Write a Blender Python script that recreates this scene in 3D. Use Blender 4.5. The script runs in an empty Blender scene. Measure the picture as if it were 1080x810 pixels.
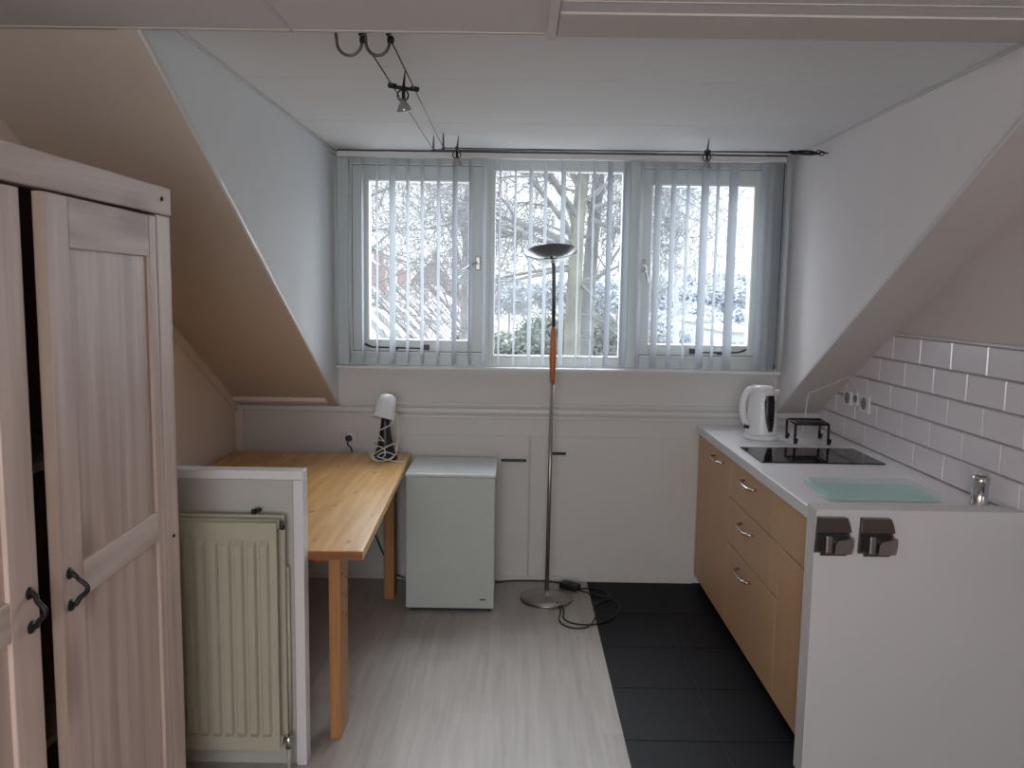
import bpy, bmesh, math, random
from mathutils import Vector, Matrix
random.seed(7)
sc = bpy.context.scene
col = sc.collection
PI = math.pi

# ------------------------------------------------------------------ camera
CP, CY, CR, CH, CF = 0.1110, -0.0045, 0.0149, 1.6059, 869.39
f = Vector((math.sin(CY)*math.cos(CP), math.cos(CY)*math.cos(CP), -math.sin(CP)))
r = f.cross(Vector((0, 0, 1))).normalized(); u = r.cross(f)
r2 = math.cos(CR)*r + math.sin(CR)*u; u2 = -math.sin(CR)*r + math.cos(CR)*u
cam = bpy.data.cameras.new('camera'); co = bpy.data.objects.new('camera', cam); col.objects.link(co)
m4 = Matrix((r2, u2, -f)).transposed().to_4x4(); m4.translation = Vector((0, 0, CH)); co.matrix_world = m4
cam.sensor_width = 36; cam.lens = CF/1080*36; cam.clip_start = .05; cam.clip_end = 500
sc.camera = co
# ------------------------------------------------------------------ view
sc.view_settings.view_transform = 'Standard'; sc.view_settings.look = 'None'
sc.view_settings.gamma = 1; sc.view_settings.use_curve_mapping = False
sc.view_settings.exposure = 0.58
# ------------------------------------------------------------------ overcast winter sky
SKY_H, SKY_Z, SKY_BACK = 1.08, 4.0, 1.0
w = bpy.data.worlds.new('sky'); sc.world = w; w.use_nodes = True
n = w.node_tree.nodes; l = w.node_tree.links; n.clear()
tc = n.new('ShaderNodeTexCoord'); sp = n.new('ShaderNodeSeparateXYZ'); mr = n.new('ShaderNodeMapRange')
cr = n.new('ShaderNodeMix'); cr.data_type = 'RGBA'; bg = n.new('ShaderNodeBackground'); ow = n.new('ShaderNodeOutputWorld')
l.new(tc.outputs['Generated'], sp.inputs[0]); l.new(sp.outputs['Z'], mr.inputs['Value'])
mr.inputs['From Min'].default_value = 0.12; mr.inputs['From Max'].default_value = 0.8
mr.inputs['To Min'].default_value = SKY_H; mr.inputs['To Max'].default_value = SKY_Z
cr.inputs['A'].default_value = (0.93, 0.97, 1.0, 1); cr.inputs['B'].default_value = (0.84, 0.93, 1.0, 1)
l.new(sp.outputs['Z'], cr.inputs['Factor']); l.new(cr.outputs['Result'], bg.inputs['Color'])
# the sky is brighter on the side behind the camera
my = n.new('ShaderNodeMapRange'); my.inputs['From Min'].default_value = 0.1; my.inputs['From Max'].default_value = -0.5
my.inputs['To Min'].default_value = 1; my.inputs['To Max'].default_value = SKY_BACK
l.new(sp.outputs['Y'], my.inputs['Value']); mu = n.new('ShaderNodeMath'); mu.operation = 'MULTIPLY'
l.new(mr.outputs['Result'], mu.inputs[0]); l.new(my.outputs['Result'], mu.inputs[1])
l.new(mu.outputs[0], bg.inputs['Strength']); l.new(bg.outputs[0], ow.inputs[0])
# added soft sun in front, strengthens the overcast window light indoors
su = bpy.data.lights.new('fill_sun', 'SUN'); su.energy = 7.5; su.angle = math.radians(75); su.color = (.93, .97, 1)
so = bpy.data.objects.new('fill_sun', su); so.rotation_euler = (math.radians(-(90-30)), 0, 0); col.objects.link(so)

def portal(name, loc, rot, sx, sy):
    a = bpy.data.lights.new(name, 'AREA'); a.shape = 'RECTANGLE'; a.size = sx; a.size_y = sy
    a.cycles.is_portal = True
    o = bpy.data.objects.new(name, a); o.location = loc; o.rotation_euler = rot; col.objects.link(o)
portal('window_portal', (0.23, 4.66, 1.77), (-PI/2, 0, 0), 2.4, 1.15)
# added fill light outside an assumed window behind the camera
rl_ = bpy.data.lights.new('rear_fill', 'AREA'); rl_.shape = 'RECTANGLE'; rl_.size = 1.3; rl_.size_y = 1.2; rl_.energy = 32; rl_.color = (.95, .98, 1)
ro = bpy.data.objects.new('rear_fill', rl_); ro.location = (-.25, -1.75, 1.45); ro.rotation_euler = (PI/2, 0, 0); col.objects.link(ro)
# added warm fill behind the camera, with no lamp body
lp = bpy.data.lights.new('warm_fill', 'AREA'); lp.shape = 'DISK'; lp.size = 0.35; lp.energy = 7; lp.color = (1, .80, .66)
lo = bpy.data.objects.new('warm_fill', lp); lo.location = (0.1, -0.6, 2.2); col.objects.link(lo)

# ------------------------------------------------------------------ materials
def newmat(name):
    m = bpy.data.materials.new(name); m.use_nodes = True
    nt = m.node_tree; b = nt.nodes['Principled BSDF']
    return m, nt, b
def hexlin(h):
    h = h.lstrip('#'); v = [int(h[i:i+2], 16)/255 for i in (0, 2, 4)]
    return tuple(x/12.92 if x <= .04045 else ((x+.055)/1.055)**2.4 for x in v) + (1,)
def mat(name, c, rough=.5, metal=0, var=.06, scale=6, bump=0, bscale=80, stretch=(1, 1, 1), spec=.5, coat=0):
    m, nt, b = newmat(name)
    t = nt.nodes.new('ShaderNodeTexCoord'); mp = nt.nodes.new('ShaderNodeMapping'); mp.inputs['Scale'].default_value = stretch
    nt.links.new(t.outputs['Object'], mp.inputs[0])
    no = nt.nodes.new('ShaderNodeTexNoise'); no.inputs['Scale'].default_value = scale; no.inputs['Detail'].default_value = 4
    nt.links.new(mp.outputs[0], no.inputs['Vector'])
    mx = nt.nodes.new('ShaderNodeMix'); mx.data_type = 'RGBA'
    c = c if len(c) == 4 else tuple(c)+(1,)
    mx.inputs['A'].default_value = tuple(x*(1-var) for x in c[:3])+(1,); mx.inputs['B'].default_value = tuple(min(1, x*(1+var)) for x in c[:3])+(1,)
    nt.links.new(no.outputs['Fac'], mx.inputs['Factor']); nt.links.new(mx.outputs['Result'], b.inputs['Base Color'])
    b.inputs['Roughness'].default_value = rough; b.inputs['Metallic'].default_value = metal
    b.inputs['Specular IOR Level'].default_value = spec; b.inputs['Coat Weight'].default_value = coat
    if bump:
        n2 = nt.nodes.new('ShaderNodeTexNoise'); n2.inputs['Scale'].default_value = bscale; nt.links.new(mp.outputs[0], n2.inputs['Vector'])
        bp = nt.nodes.new('ShaderNodeBump'); bp.inputs['Strength'].default_value = bump; bp.inputs['Distance'].default_value = .002
        nt.links.new(n2.outputs['Fac'], bp.inputs['Height']); nt.links.new(bp.outputs[0], b.inputs['Normal'])
    return m
def wood(name, c1, c2, axis='Z', scale=14, rough=.45, knots=0, knotc=(.05, .02, .008, 1), planks=None, plankw=.1, plankax='X', coat=0):
    """grain runs along axis; optional plank tone changes across plankax; knots = density"""
    m, nt, b = newmat(name); N = nt.nodes; K = nt.links
    t = N.new('ShaderNodeTexCoord'); mp = N.new('ShaderNodeMapping')
    s = [1, 1, 1]; s['XYZ'.index(axis)] = .06; mp.inputs['Scale'].default_value = s
    K.new(t.outputs['Object'], mp.inputs[0])
    no = N.new('ShaderNodeTexNoise'); no.inputs['Scale'].default_value = scale*3; no.inputs['Detail'].default_value = 6; no.inputs['Distortion'].default_value = .4
    K.new(mp.outputs[0], no.inputs['Vector'])
    rp = N.new('ShaderNodeValToRGB'); rp.color_ramp.elements[0].position = .32; rp.color_ramp.elements[1].position = .68
    rp.color_ramp.elements[0].color = c1; rp.color_ramp.elements[1].color = c2
    K.new(no.outputs['Fac'], rp.inputs[0]); out = rp.outputs[0]
    if planks:
        sx = N.new('ShaderNodeSeparateXYZ'); K.new(t.outputs['Object'], sx.inputs[0])
        d = N.new('ShaderNodeMath'); d.operation = 'DIVIDE'; d.inputs[1].default_value = plankw; K.new(sx.outputs[plankax], d.inputs[0])
        fl = N.new('ShaderNodeMath'); fl.operation = 'FLOOR'; K.new(d.outputs[0], fl.inputs[0])
        # staggered lengths along the grain
        d2 = N.new('ShaderNodeMath'); d2.operation = 'DIVIDE'; d2.inputs[1].default_value = planks; K.new(sx.outputs[axis], d2.inputs[0])
        ad = N.new('ShaderNodeMath'); ad.operation = 'MULTIPLY_ADD'; ad.inputs[1].default_value = .37; K.new(fl.outputs[0], ad.inputs[0]); K.new(d2.outputs[0], ad.inputs[2])
        f2 = N.new('ShaderNodeMath'); f2.operation = 'FLOOR'; K.new(ad.outputs[0], f2.inputs[0])
        cb = N.new('ShaderNodeCombineXYZ'); K.new(fl.outputs[0], cb.inputs[0]); K.new(f2.outputs[0], cb.inputs[1])
        wn = N.new('ShaderNodeTexWhiteNoise'); K.new(cb.outputs[0], wn.inputs['Vector'])
        mm = N.new('ShaderNodeMapRange'); mm.inputs['To Min'].default_value = .92; mm.inputs['To Max'].default_value = 1.06; K.new(wn.outputs['Value'], mm.inputs['Value'])
        vm = N.new('ShaderNodeVectorMath'); vm.operation = 'SCALE'; K.new(out, vm.inputs[0]); K.new(mm.outputs[0], vm.inputs['Scale']); out = vm.outputs[0]
    if knots:
        vo = N.new('ShaderNodeTexVoronoi'); vo.inputs['Scale'].default_value = knots
        mk_ = N.new('ShaderNodeMapping'); s2 = [1, 1, 1]; s2['XYZ'.index(axis)] = .5; mk_.inputs['Scale'].default_value = s2
        K.new(t.outputs['Object'], mk_.inputs[0]); K.new(mk_.outputs[0], vo.inputs['Vector'])
        kr = N.new('ShaderNodeMapRange'); kr.inputs['From Min'].default_value = .05; kr.inputs['From Max'].default_value = .16
        kr.inputs['To Min'].default_value = .75; kr.inputs['To Max'].default_value = 0; K.new(vo.outputs['Distance'], kr.inputs['Value'])
        mx = N.new('ShaderNodeMix'); mx.data_type = 'RGBA'; K.new(kr.outputs[0], mx.inputs['Factor']); K.new(out, mx.inputs['A']); mx.inputs['B'].default_value = knotc; out = mx.outputs['Result']
    K.new(out, b.inputs['Base Color']); b.inputs['Roughness'].default_value = rough; b.inputs['Coat Weight'].default_value = coat; b.inputs['Coat Roughness'].default_value = .25
    bp = N.new('ShaderNodeBump'); bp.inputs['Strength'].default_value = .15; bp.inputs['Distance'].default_value = .002
    K.new(no.outputs['Fac'], bp.inputs['Height']); K.new(bp.outputs[0], b.inputs['Normal'])
    return m
def glassy(name, c=(1, 1, 1, 1), refl=.07, rough=0):
    m, nt, b = newmat(name); N = nt.nodes; N.remove(b)
    tr = N.new('ShaderNodeBsdfTransparent'); tr.inputs[0].default_value = c
    gl = N.new('ShaderNodeBsdfGlossy'); gl.inputs['Roughness'].default_value = rough
    mx = N.new('ShaderNodeMixShader'); mx.inputs[0].default_value = refl
    nt.links.new(tr.outputs[0], mx.inputs[1]); nt.links.new(gl.outputs[0], mx.inputs[2]); nt.links.new(mx.outputs[0], N['Material Output'].inputs[0])
    return m
M = {}
M['wall'] = mat('white wall paint', (.66, .635, .62), .85, var=.05, scale=2.5, bump=.25, bscale=60)
M['cheek_l'] = mat('cool white dormer paint', (.74, .76, .775), .8, var=.05, scale=2.5, bump=.25, bscale=60)
M['cheek_r'] = mat('warm white dormer paint', (.80, .765, .77), .8, var=.05, scale=2.5, bump=.25, bscale=60)
M['wall_side'] = mat('off-white wall paint', (.76, .66, .60), .9, var=.07, scale=2, bump=.3, bscale=70)
M['wall_r'] = mat('warm off-white wall paint', (.62, .545, .52), .9, var=.06, scale=2, bump=.3, bscale=70)
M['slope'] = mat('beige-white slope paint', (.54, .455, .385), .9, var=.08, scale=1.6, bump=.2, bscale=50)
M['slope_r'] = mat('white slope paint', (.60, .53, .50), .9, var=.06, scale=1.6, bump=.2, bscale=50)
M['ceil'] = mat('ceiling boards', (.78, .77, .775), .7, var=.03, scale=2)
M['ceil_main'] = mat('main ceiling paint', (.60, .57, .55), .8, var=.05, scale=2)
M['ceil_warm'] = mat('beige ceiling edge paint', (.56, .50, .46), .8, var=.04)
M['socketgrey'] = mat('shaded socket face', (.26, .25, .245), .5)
M['trim'] = mat('white gloss trim', (.66, .64, .63), .4, var=.03)
M['trimdark'] = mat('aged trim paint', (.50, .48, .46), .5, var=.08)
M['frame'] = mat('window frame white paint', (.56, .59, .58), .35, var=.03)
M['glass'] = glassy('window glass', (.98, .99, 1, 1), .004)
M['glasswet'] = glassy('bright window glass', (.96, .98, 1, 1), .05)
M['floor'] = wood('whitewashed laminate', (.345, .305, .275, 1), (.435, .395, .365, 1), 'Y', 12, .42, planks=1.2, plankw=.19, plankax='X')
M['tile'] = mat('anthracite floor tile', (.008, .008, .011), .55, spec=.15, var=.25, scale=5, bump=.15, bscale=40)
M['grout'] = mat('grey grout', (.045, .045, .052), .9, var=.1)
M['walltile'] = mat('glossy white wall tile', (.78, .73, .76), .13, var=.03, scale=3)
M['tgrout'] = mat('pale tile grout', (.34, .315, .31), .8, var=.06)
M['ward'] = wood('whitewashed pine upright', (.37, .265, .22, 1), (.56, .425, .37, 1), 'Z', 7, .5, knots=2.2, knotc=(.16, .09, .06, 1))
M['wardh'] = wood('whitewashed pine crosswise', (.39, .295, .255, 1), (.56, .45, .40, 1), 'Y', 9, .55, knots=2, knotc=(.18, .11, .08, 1))
M['wardraw'] = wood('raw pine edge', (.27, .185, .14, 1), (.36, .26, .205, 1), 'Z', 9, .6)
M['warddark'] = mat('dark cupboard inside', (.03, .025, .022), .9)
M['iron'] = mat('black iron', (.012, .011, .011), .45, metal=.4)
M['desk'] = wood('honey pine planks lengthwise', (.62, .31, .085, 1), (.82, .49, .17, 1), 'Y', 10, .38, knots=13, knotc=(.24, .09, .03, 1), planks=5, plankw=.11, plankax='X', coat=.3)
M['deskleg'] = wood('orange pine upright', (.36, .15, .05, 1), (.46, .22, .085, 1), 'Z', 12, .4)
M['deskedge'] = wood('orange pine edge', (.20, .07, .02, 1), (.30, .11, .035, 1), 'X', 12, .4)
M['rad'] = mat('cream radiator enamel', (.41, .39, .30), .35, var=.05)
M['radpanel'] = mat('divider panel paint', (.44, .42, .38), .55, var=.05)
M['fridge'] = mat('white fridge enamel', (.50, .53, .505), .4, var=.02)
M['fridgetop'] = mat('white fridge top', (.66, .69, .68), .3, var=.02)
M['darksteel'] = mat('dark brushed steel', (.17, .145, .13), .30, metal=1, var=.1, scale=30, stretch=(.1, 1, 1))
M['bowlin'] = mat('inner bowl with dark reflection', (.10, .095, .095), .28, metal=.9)  # dark reflection in the metal bowl is put into this colour
M['steel'] = mat('brushed steel', (.36, .33, .31), .33, metal=1, var=.08, scale=30, stretch=(1, 1, .1))
M['chrome'] = mat('chrome', (.62, .60, .59), .12, metal=1)
M['darkmetal'] = mat('dark nickel', (.10, .095, .09), .35, metal=.8)
M['grip'] = wood('orange lamp grip wood', (.42, .12, .03, 1), (.58, .19, .05, 1), 'Z', 14, .4)
M['bowl'] = mat('satin metal bowl', (.42, .42, .42), .3, metal=.9)
M['black'] = mat('black plastic', (.012, .012, .013), .4)
M['whitepl'] = mat('white plastic', (.78, .78, .80), .3, var=.02)
M['cordw'] = mat('white cord', (.70, .68, .66), .5)
M['cab'] = wood('birch veneer', (.56, .335, .18, 1), (.61, .375, .21, 1), 'Z', 6, .45)
M['cabedge'] = mat('cabinet carcass', (.06, .035, .02), .7)
M['top'] = mat('white laminate worktop', (.86, .83, .85), .28, var=.03)
M['topedge'] = mat('grey worktop edge', (.74, .735, .74), .4, var=.03)
M['endp'] = mat('white end panel', (.62, .60, .61), .42, var=.035, scale=2)
M['endedge'] = mat('end panel edge band', (.70, .68, .68), .45, var=.03)
M['hob'] = mat('black ceramic glass', (.008, .008, .009), .06, var=0)
M['hobmark'] = mat('grey hob print', (.12, .12, .12), .3)
M['slat'] = None
mm, nt, b = newmat('translucent white blind fabric'); N = nt.nodes; N.remove(b)
di = N.new('ShaderNodeBsdfDiffuse'); di.inputs[0].default_value = (.78, .80, .82, 1); tl = N.new('ShaderNodeBsdfTranslucent'); tl.inputs[0].default_value = (.42, .45, .50, 1)
tp = N.new('ShaderNodeBsdfTransparent'); m1 = N.new('ShaderNodeMixShader'); m1.inputs[0].default_value = .40; m2 = N.new('ShaderNodeMixShader'); m2.inputs[0].default_value = .12
nt.links.new(di.outputs[0], m1.inputs[1]); nt.links.new(tl.outputs[0], m1.inputs[2]); nt.links.new(m1.outputs[0], m2.inputs[1]); nt.links.new(tp.outputs[0], m2.inputs[2]); nt.links.new(m2.outputs[0], N['Material Output'].inputs[0])
M['slat'] = mm
M['aqua'] = glassy('aqua cutting glass', (.93, .99, .98, 1), .10, .08)
M['aquaedge'] = mat('frosted aqua glass', (.78, .92, .90), .25)
M['bark'] = mat('grey winter bark', (.20, .205, .205), .95, var=.35, scale=3)
M['barkivy'] = mat('mossy bark', (.21, .21, .175), .95, var=.4, scale=4)
M['twig'] = mat('pale winter twigs', (.21, .215, .22), .9, var=.2)
M['twighaze'] = mat('far haze-tinted twigs', (.42, .44, .47), .95, var=.15)  # paleness stands in for haze over the distance
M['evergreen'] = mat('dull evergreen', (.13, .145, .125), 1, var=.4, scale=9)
M['woodhaze'] = mat('haze-tinted far woodland', (.42, .45, .50), 1, var=.12, scale=6)  # air haze painted in as a pale blue-grey
M['roofred'] = mat('red brown roof tiles', (.21, .175, .175), .9, var=.2, scale=2)
M['brick'] = mat('pale red brick', (.30, .22, .21), .9, var=.2, scale=3)
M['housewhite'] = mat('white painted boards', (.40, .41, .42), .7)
M['housegrey'] = mat('blue grey roofing', (.22, .28, .31), .7)
M['houseglass'] = mat('dark house window', (.10, .12, .14), .1)
M['ground'] = mat('frosty garden ground', (.42, .42, .40), 1, var=.5, scale=.5)

# ------------------------------------------------------------------ mesh builder
class MB:
    def __init__(s): s.v = []; s.f = []; s.sm = []
    def add(s, vs, fs, smooth=False):
        o = len(s.v); s.v += [tuple(v) for v in vs]; s.f += [tuple(i+o for i in q) for q in fs]; s.sm += [smooth]*len(fs); return s
    def box(s, x0, y0, z0, x1, y1, z1, bev=0, mtx=None):
        x0, x1 = min(x0, x1), max(x0, x1); y0, y1 = min(y0, y1), max(y0, y1); z0, z1 = min(z0, z1), max(z0, z1)
        bm = bmesh.new(); bmesh.ops.create_cube(bm, size=1)
        for v in bm.verts: v.co = Vector(((x0+x1)/2+v.co.x*(x1-x0), (y0+y1)/2+v.co.y*(y1-y0), (z0+z1)/2+v.co.z*(z1-z0)))
        if bev: bmesh.ops.bevel(bm, geom=bm.edges[:], offset=min(bev, .45*min(x1-x0, y1-y0, z1-z0)), segments=2, affect='EDGES', profile=.5)
        if mtx: bm.transform(mtx)
        bm.verts.index_update()
        s.add([v.co[:] for v in bm.verts], [[v.index for v in q.verts] for q in bm.faces]); bm.free(); return s
    def prism(s, pts, d):
        """closed polygon pts (3-D) swept by vector d"""
        nn = len(pts); a = [Vector(p) for p in pts]; b_ = [p+Vector(d) for p in a]
        return s.add(a+b_, [list(range(nn))[::-1], [nn+i for i in range(nn)]]+[[i, (i+1) % nn, nn+(i+1) % nn, nn+i] for i in range(nn)])
    def tube(s, pts, rad, seg=8, cap=True, closed=False):
        P = [Vector(p) for p in pts]; nn = len(P); R_ = rad if isinstance(rad, (list, tuple)) else [rad]*nn
        up = None; vs = []; fs = []
        for i in range(nn):
            if closed: t = P[(i+1) % nn]-P[i-1]
            else: t = P[min(i+1, nn-1)]-P[max(i-1, 0)]
            t.normalize()
            if up is None:
                up = Vector((0, 0, 1)) if abs(t.z) < .9 else Vector((1, 0, 0))
            up = (up-t*up.dot(t)); up = up.normalized() if up.length > 1e-6 else t.orthogonal().normalized()
            si = t.cross(up)
            for k in range(seg):
                a = 2*PI*k/seg; vs.append(P[i]+(up*math.cos(a)+si*math.sin(a))*R_[i])
        for i in range(nn if closed else nn-1):
            j = (i+1) % nn
            for k in range(seg): fs.append((i*seg+k, i*seg+(k+1) % seg, j*seg+(k+1) % seg, j*seg+k))
        if cap and not closed: fs += [tuple(range(seg))[::-1], tuple((nn-1)*seg+k for k in range(seg))]
        s.add(vs, fs, True)
        if cap and not closed: s.sm[-1] = s.sm[-2] = False
        return s
    def lathe(s, prof, c, seg=32, mtx=None, sx=1, sy=1, a0=0, a1=2*PI):
        full = abs(a1-a0-2*PI) < 1e-6; ns = seg if full else seg+1; vs = []; fs = []
        for (rr, z) in prof:
            for k in range(ns):
                a = a0+(a1-a0)*k/seg; p = Vector((rr*math.cos(a)*sx, rr*math.sin(a)*sy, z))
                if mtx: p = mtx @ p
                vs.append(p+Vector(c))
        for i in range(len(prof)-1):
            for k in range(seg):
                k2 = (k+1) % ns; fs.append((i*ns+k, i*ns+k2, (i+1)*ns+k2, (i+1)*ns+k))
        return s.add(vs, fs, True)
    def build(s, name, m, parent=None, ref=None):
        me = bpy.data.meshes.new(name)
        if parent is not None: o0 = parent['_o'] if '_o' in parent else ORG[parent.name]
        elif ref is not None: o0 = ref
        else:
            xs = [v[0] for v in s.v]; ys = [v[1] for v in s.v]; zs = [v[2] for v in s.v]
            o0 = ((min(xs)+max(xs))/2, (min(ys)+max(ys))/2, min(zs))
        me.from_pydata([(v[0]-o0[0], v[1]-o0[1], v[2]-o0[2]) for v in s.v], [], s.f)
        me.polygons.foreach_set('use_smooth', s.sm)
        bm = bmesh.new(); bm.from_mesh(me); bmesh.ops.recalc_face_normals(bm, faces=bm.faces[:]); bm.to_mesh(me); bm.free()
        me.materials.append(m if not isinstance(m, str) else M[m])
        o = bpy.data.objects.new(name, me); col.objects.link(o); ORG[o.name] = tuple(o0)
        if parent is not None: o.parent = parent
        else: o.location = o0
        return o
ORG = {}
def tag(o, label=None, cat=None, group=None, kind=None):
    if label: o['label'] = label
    if cat: o['category'] = cat
    if group: o['group'] = group
    if kind: o['kind'] = kind
    return o
def thing(name, loc, label, cat, group=None):
    o = bpy.data.objects.new(name, None); col.objects.link(o); o.location = loc; o.empty_display_size = .1; ORG[o.name] = tuple(loc)
    return tag(o, label, cat, group)
def B(*a, **k): return MB().box(*a, **k)
def struct(name, mb, m): return tag(mb.build(name, m), kind='structure')
def arc(c, rx, a0, a1, nseg, e1, e2, ry=None):
    ry = rx if ry is None else ry
    return [Vector(c)+Vector(e1)*rx*math.cos(a0+(a1-a0)*i/nseg)+Vector(e2)*ry*math.sin(a0+(a1-a0)*i/nseg) for i in range(nseg+1)]
def spline(pts, k=6):
    P = [Vector(p) for p in pts]; out = []
    for i in range(len(P)-1):
        p0 = P[max(i-1, 0)]; p1 = P[i]; p2 = P[i+1]; p3 = P[min(i+2, len(P)-1)]
        for j in range(k):
            t = j/k; out.append(.5*((2*p1)+(-p0+p2)*t+(2*p0-5*p1+4*p2-p3)*t*t+(-p0+3*p1-3*p2+p3)*t**3))
    return out+[P[-1]]

# ------------------------------------------------------------------ room dimensions
D = 4.477; XL = -1.536; XR = 1.655; CL = -.968; CRt = 1.425
ZD = 2.329; ZM = 2.254; YM = 2.1666; ZK = .97; XT = .414; YB = -1.6; XF = 2.02
SL = (ZM-ZK)/(YM-D)
def zs(y): return ZK+SL*(y-D)
# floor
struct('floor', B(XL-.1, YB, -.10, XT, D+.1, 0), 'floor')
struct('floor', B(XT, YB, -.10, XF, D+.1, -.003), 'grout')
mb = MB()
xs_ = [XT+.002, .768, 1.163, 1.558, 1.953, XF]; ys_ = [D, 4.02]+[4.02-.398*i for i in range(1, 15)]
for i in range(len(xs_)-1):
    for j in range(len(ys_)-1):
        mb.box(xs_[i]+(0 if i == 0 else .002), ys_[j+1]+.002, -.004, xs_[i+1]-.002, ys_[j]-.002, .0, bev=.001)
struct('floor', mb, 'tile')
# back wall: knee wall and the piece under the window
mb = MB().box(XL-.1, D, 0, XF, D+.12, ZK+.02).box(CL-.06, D, ZK+.02, CRt+.06, D+.12, 1.195)
struct('wall_back', mb, 'wall')
# left wall (long), right wall (tiled part) and the room behind
struct('wall_left', B(XL-.1, YB, 0, XL, D+.05, 2.4), 'wall_side')
struct('wall_right', MB().box(XR+.012, YB, .924, XR+.36, 2.692, 2.4).box(XR+.012, 2.692, 0, XR+.112, D+.05, 2.4).box(XR+.36, YB, 0, XR+.44, 2.692, 2.4).box(XR+.112, 2.692, 0, XR+.44, 2.75, 2.4), 'wall_r')
mb = MB().box(XL-.1, YB-.12, 0, -.95, YB, 2.4).box(.45, YB-.12, 0, XF+.1, YB, 2.4).box(-.95, YB-.12, 0, .45, YB, .80).box(-.95, YB-.12, 2.1, .45, YB, 2.4)
struct('wall_rear', mb, 'wall_side')
# main ceiling
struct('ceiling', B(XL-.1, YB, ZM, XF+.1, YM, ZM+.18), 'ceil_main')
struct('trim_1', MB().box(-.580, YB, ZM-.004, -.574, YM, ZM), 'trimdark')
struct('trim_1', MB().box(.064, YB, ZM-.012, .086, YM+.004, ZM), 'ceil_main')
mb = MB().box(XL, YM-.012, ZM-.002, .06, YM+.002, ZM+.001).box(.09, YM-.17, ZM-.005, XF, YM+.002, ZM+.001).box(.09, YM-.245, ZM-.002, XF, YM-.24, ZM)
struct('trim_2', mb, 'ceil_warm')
# dormer ceiling of boards
mb = MB(); yb = [YM, 2.9273, 3.6616, D+.1]
for i in range(3): mb.box(CL-.05, yb[i]+.0035, ZD, CRt+.05, yb[i+1]-.0035, ZD+.03)
mb.box(CL-.05, YM, ZD+.012, CRt+.05, D+.1, ZD+.10)
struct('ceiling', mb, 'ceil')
# sloping roof left and right (underside follows zs)
def slope(x0, x1, m, name):
    d = .006
    return struct(name, MB().prism([(x0, D+.15, zs(D+.15)+d), (x0, YM-.05, zs(YM-.05)+d), (x0, YM-.05, zs(YM-.05)+.16), (x0, D+.15, zs(D+.15)+.16)], (x1-x0, 0, 0)), m)
slope(XL-.1, CL-.048, 'slope', 'ceiling'); slope(CRt+.03, XF+.1, 'slope_r', 'ceiling')
# dormer cheeks
for (x, dx, m, nm) in ((CL, -.05, 'cheek_l', 'wall_left'), (CRt, .035, 'cheek_r', 'wall_right')):
    struct(nm, MB().prism([(x, D+.15, zs(D+.15)), (x, YM, zs(YM)), (x, YM, ZD+.1), (x, D+.15, ZD+.1)], (dx, 0, 0)), m)
for x, dx, m in ((CL-.0025, -.052, 'slope'), (CRt+.0025, .030, 'slope_r')):
    struct('trim_9', MB().prism([(x, D, zs(D)-.0035), (x, YM, zs(YM)-.0035), (x, YM, zs(YM)+.002), (x, D, zs(D)+.002)], (dx, 0, 0)), m)
# thin beads along the cheek edges and the cheek / ceiling joints
mb = MB()
for x, s_ in ((CL, 1), (CRt, -1)):
    mb.prism([(x-.004*s_, D, zs(D)-.004), (x-.004*s_, YM, zs(YM)-.004), (x-.004*s_, YM, zs(YM)+.012), (x-.004*s_, D, zs(D)+.012)], (.009*s_, 0, 0))
    mb.box(x, YM, ZD-.010, x+.010*s_, D, ZD-.001)
struct('trim_3', mb, 'trim')
# mouldings on the knee wall, corner trims, slope edge trims
mb = MB().box(XL, D-.022, .945, XR+.01, D, .972, bev=.004).box(XL, D-.008, .916, XR+.01, D, .932, bev=.003)
mb.box(CL, D-.012, .985, CRt, D, 1.0, bev=.003)
struct('trim_4', mb, 'trim')
mb = MB().box(XL, D-.02, 0, XL+.045, D, .95, bev=.004)
mb.prism([(XL, D, zs(D)-.045), (XL, YM, zs(YM)-.045), (XL, YM, zs(YM)+.006), (XL, D, zs(D)+.006)], (.018, 0, 0))
mb.prism([(XL, D-.06, zs(D-.06)-.014), (XL, D-.09, zs(D-.09)-.014), (XL, D-.09, zs(D-.09)+.006), (XL, D-.06, zs(D-.06)+.006)], (CL-XL-.05, 0, 0))
struct('trim_5', mb, 'wall_side')
# hatches in the knee wall, each with a black pull
for i, (x0, x1, hx0, hx1, hz) in enumerate(((-.62, .078, -.075, .066, .686), (.090, .93, .205, .282, .728))):
    d = struct('door_%d' % (i+1), B(x0, D-.006, .03, x1, D, .82, bev=.002), 'wall')
    h = B(hx0, D-.024, hz-.007, hx1, D-.006, hz+.007, bev=.003).build('handle', 'black', d); h['label'] = 'black bar pull'
struct('trim_6', B(.080, D-.0025, .03, .088, D, .82), 'trimdark')
struct('baseboard_back', MB().box(XL, D-.014, .0, .414, D, .022, bev=.003).box(.414, D-.014, .0, 1.0, D, .022, bev=.003), 'trim')

# ------------------------------------------------------------------ windows
def frame_rect(mb, x0, z0, x1, z1, wl, wr, wb, wt, y0, y1, bev=.003):
    mb.box(x0, y0, z0, x0+wl, y1, z1, bev=bev).box(x1-wr, y0, z0, x1, y1, z1, bev=bev)
    mb.box(x0+wl, y0, z0, x1-wr, y1, z0+wb, bev=bev).box(x0+wl, y0, z1-wt, x1-wr, y1, z1, bev=bev)
    return mb
FZ0, FZ1 = 1.20, 2.325
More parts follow.
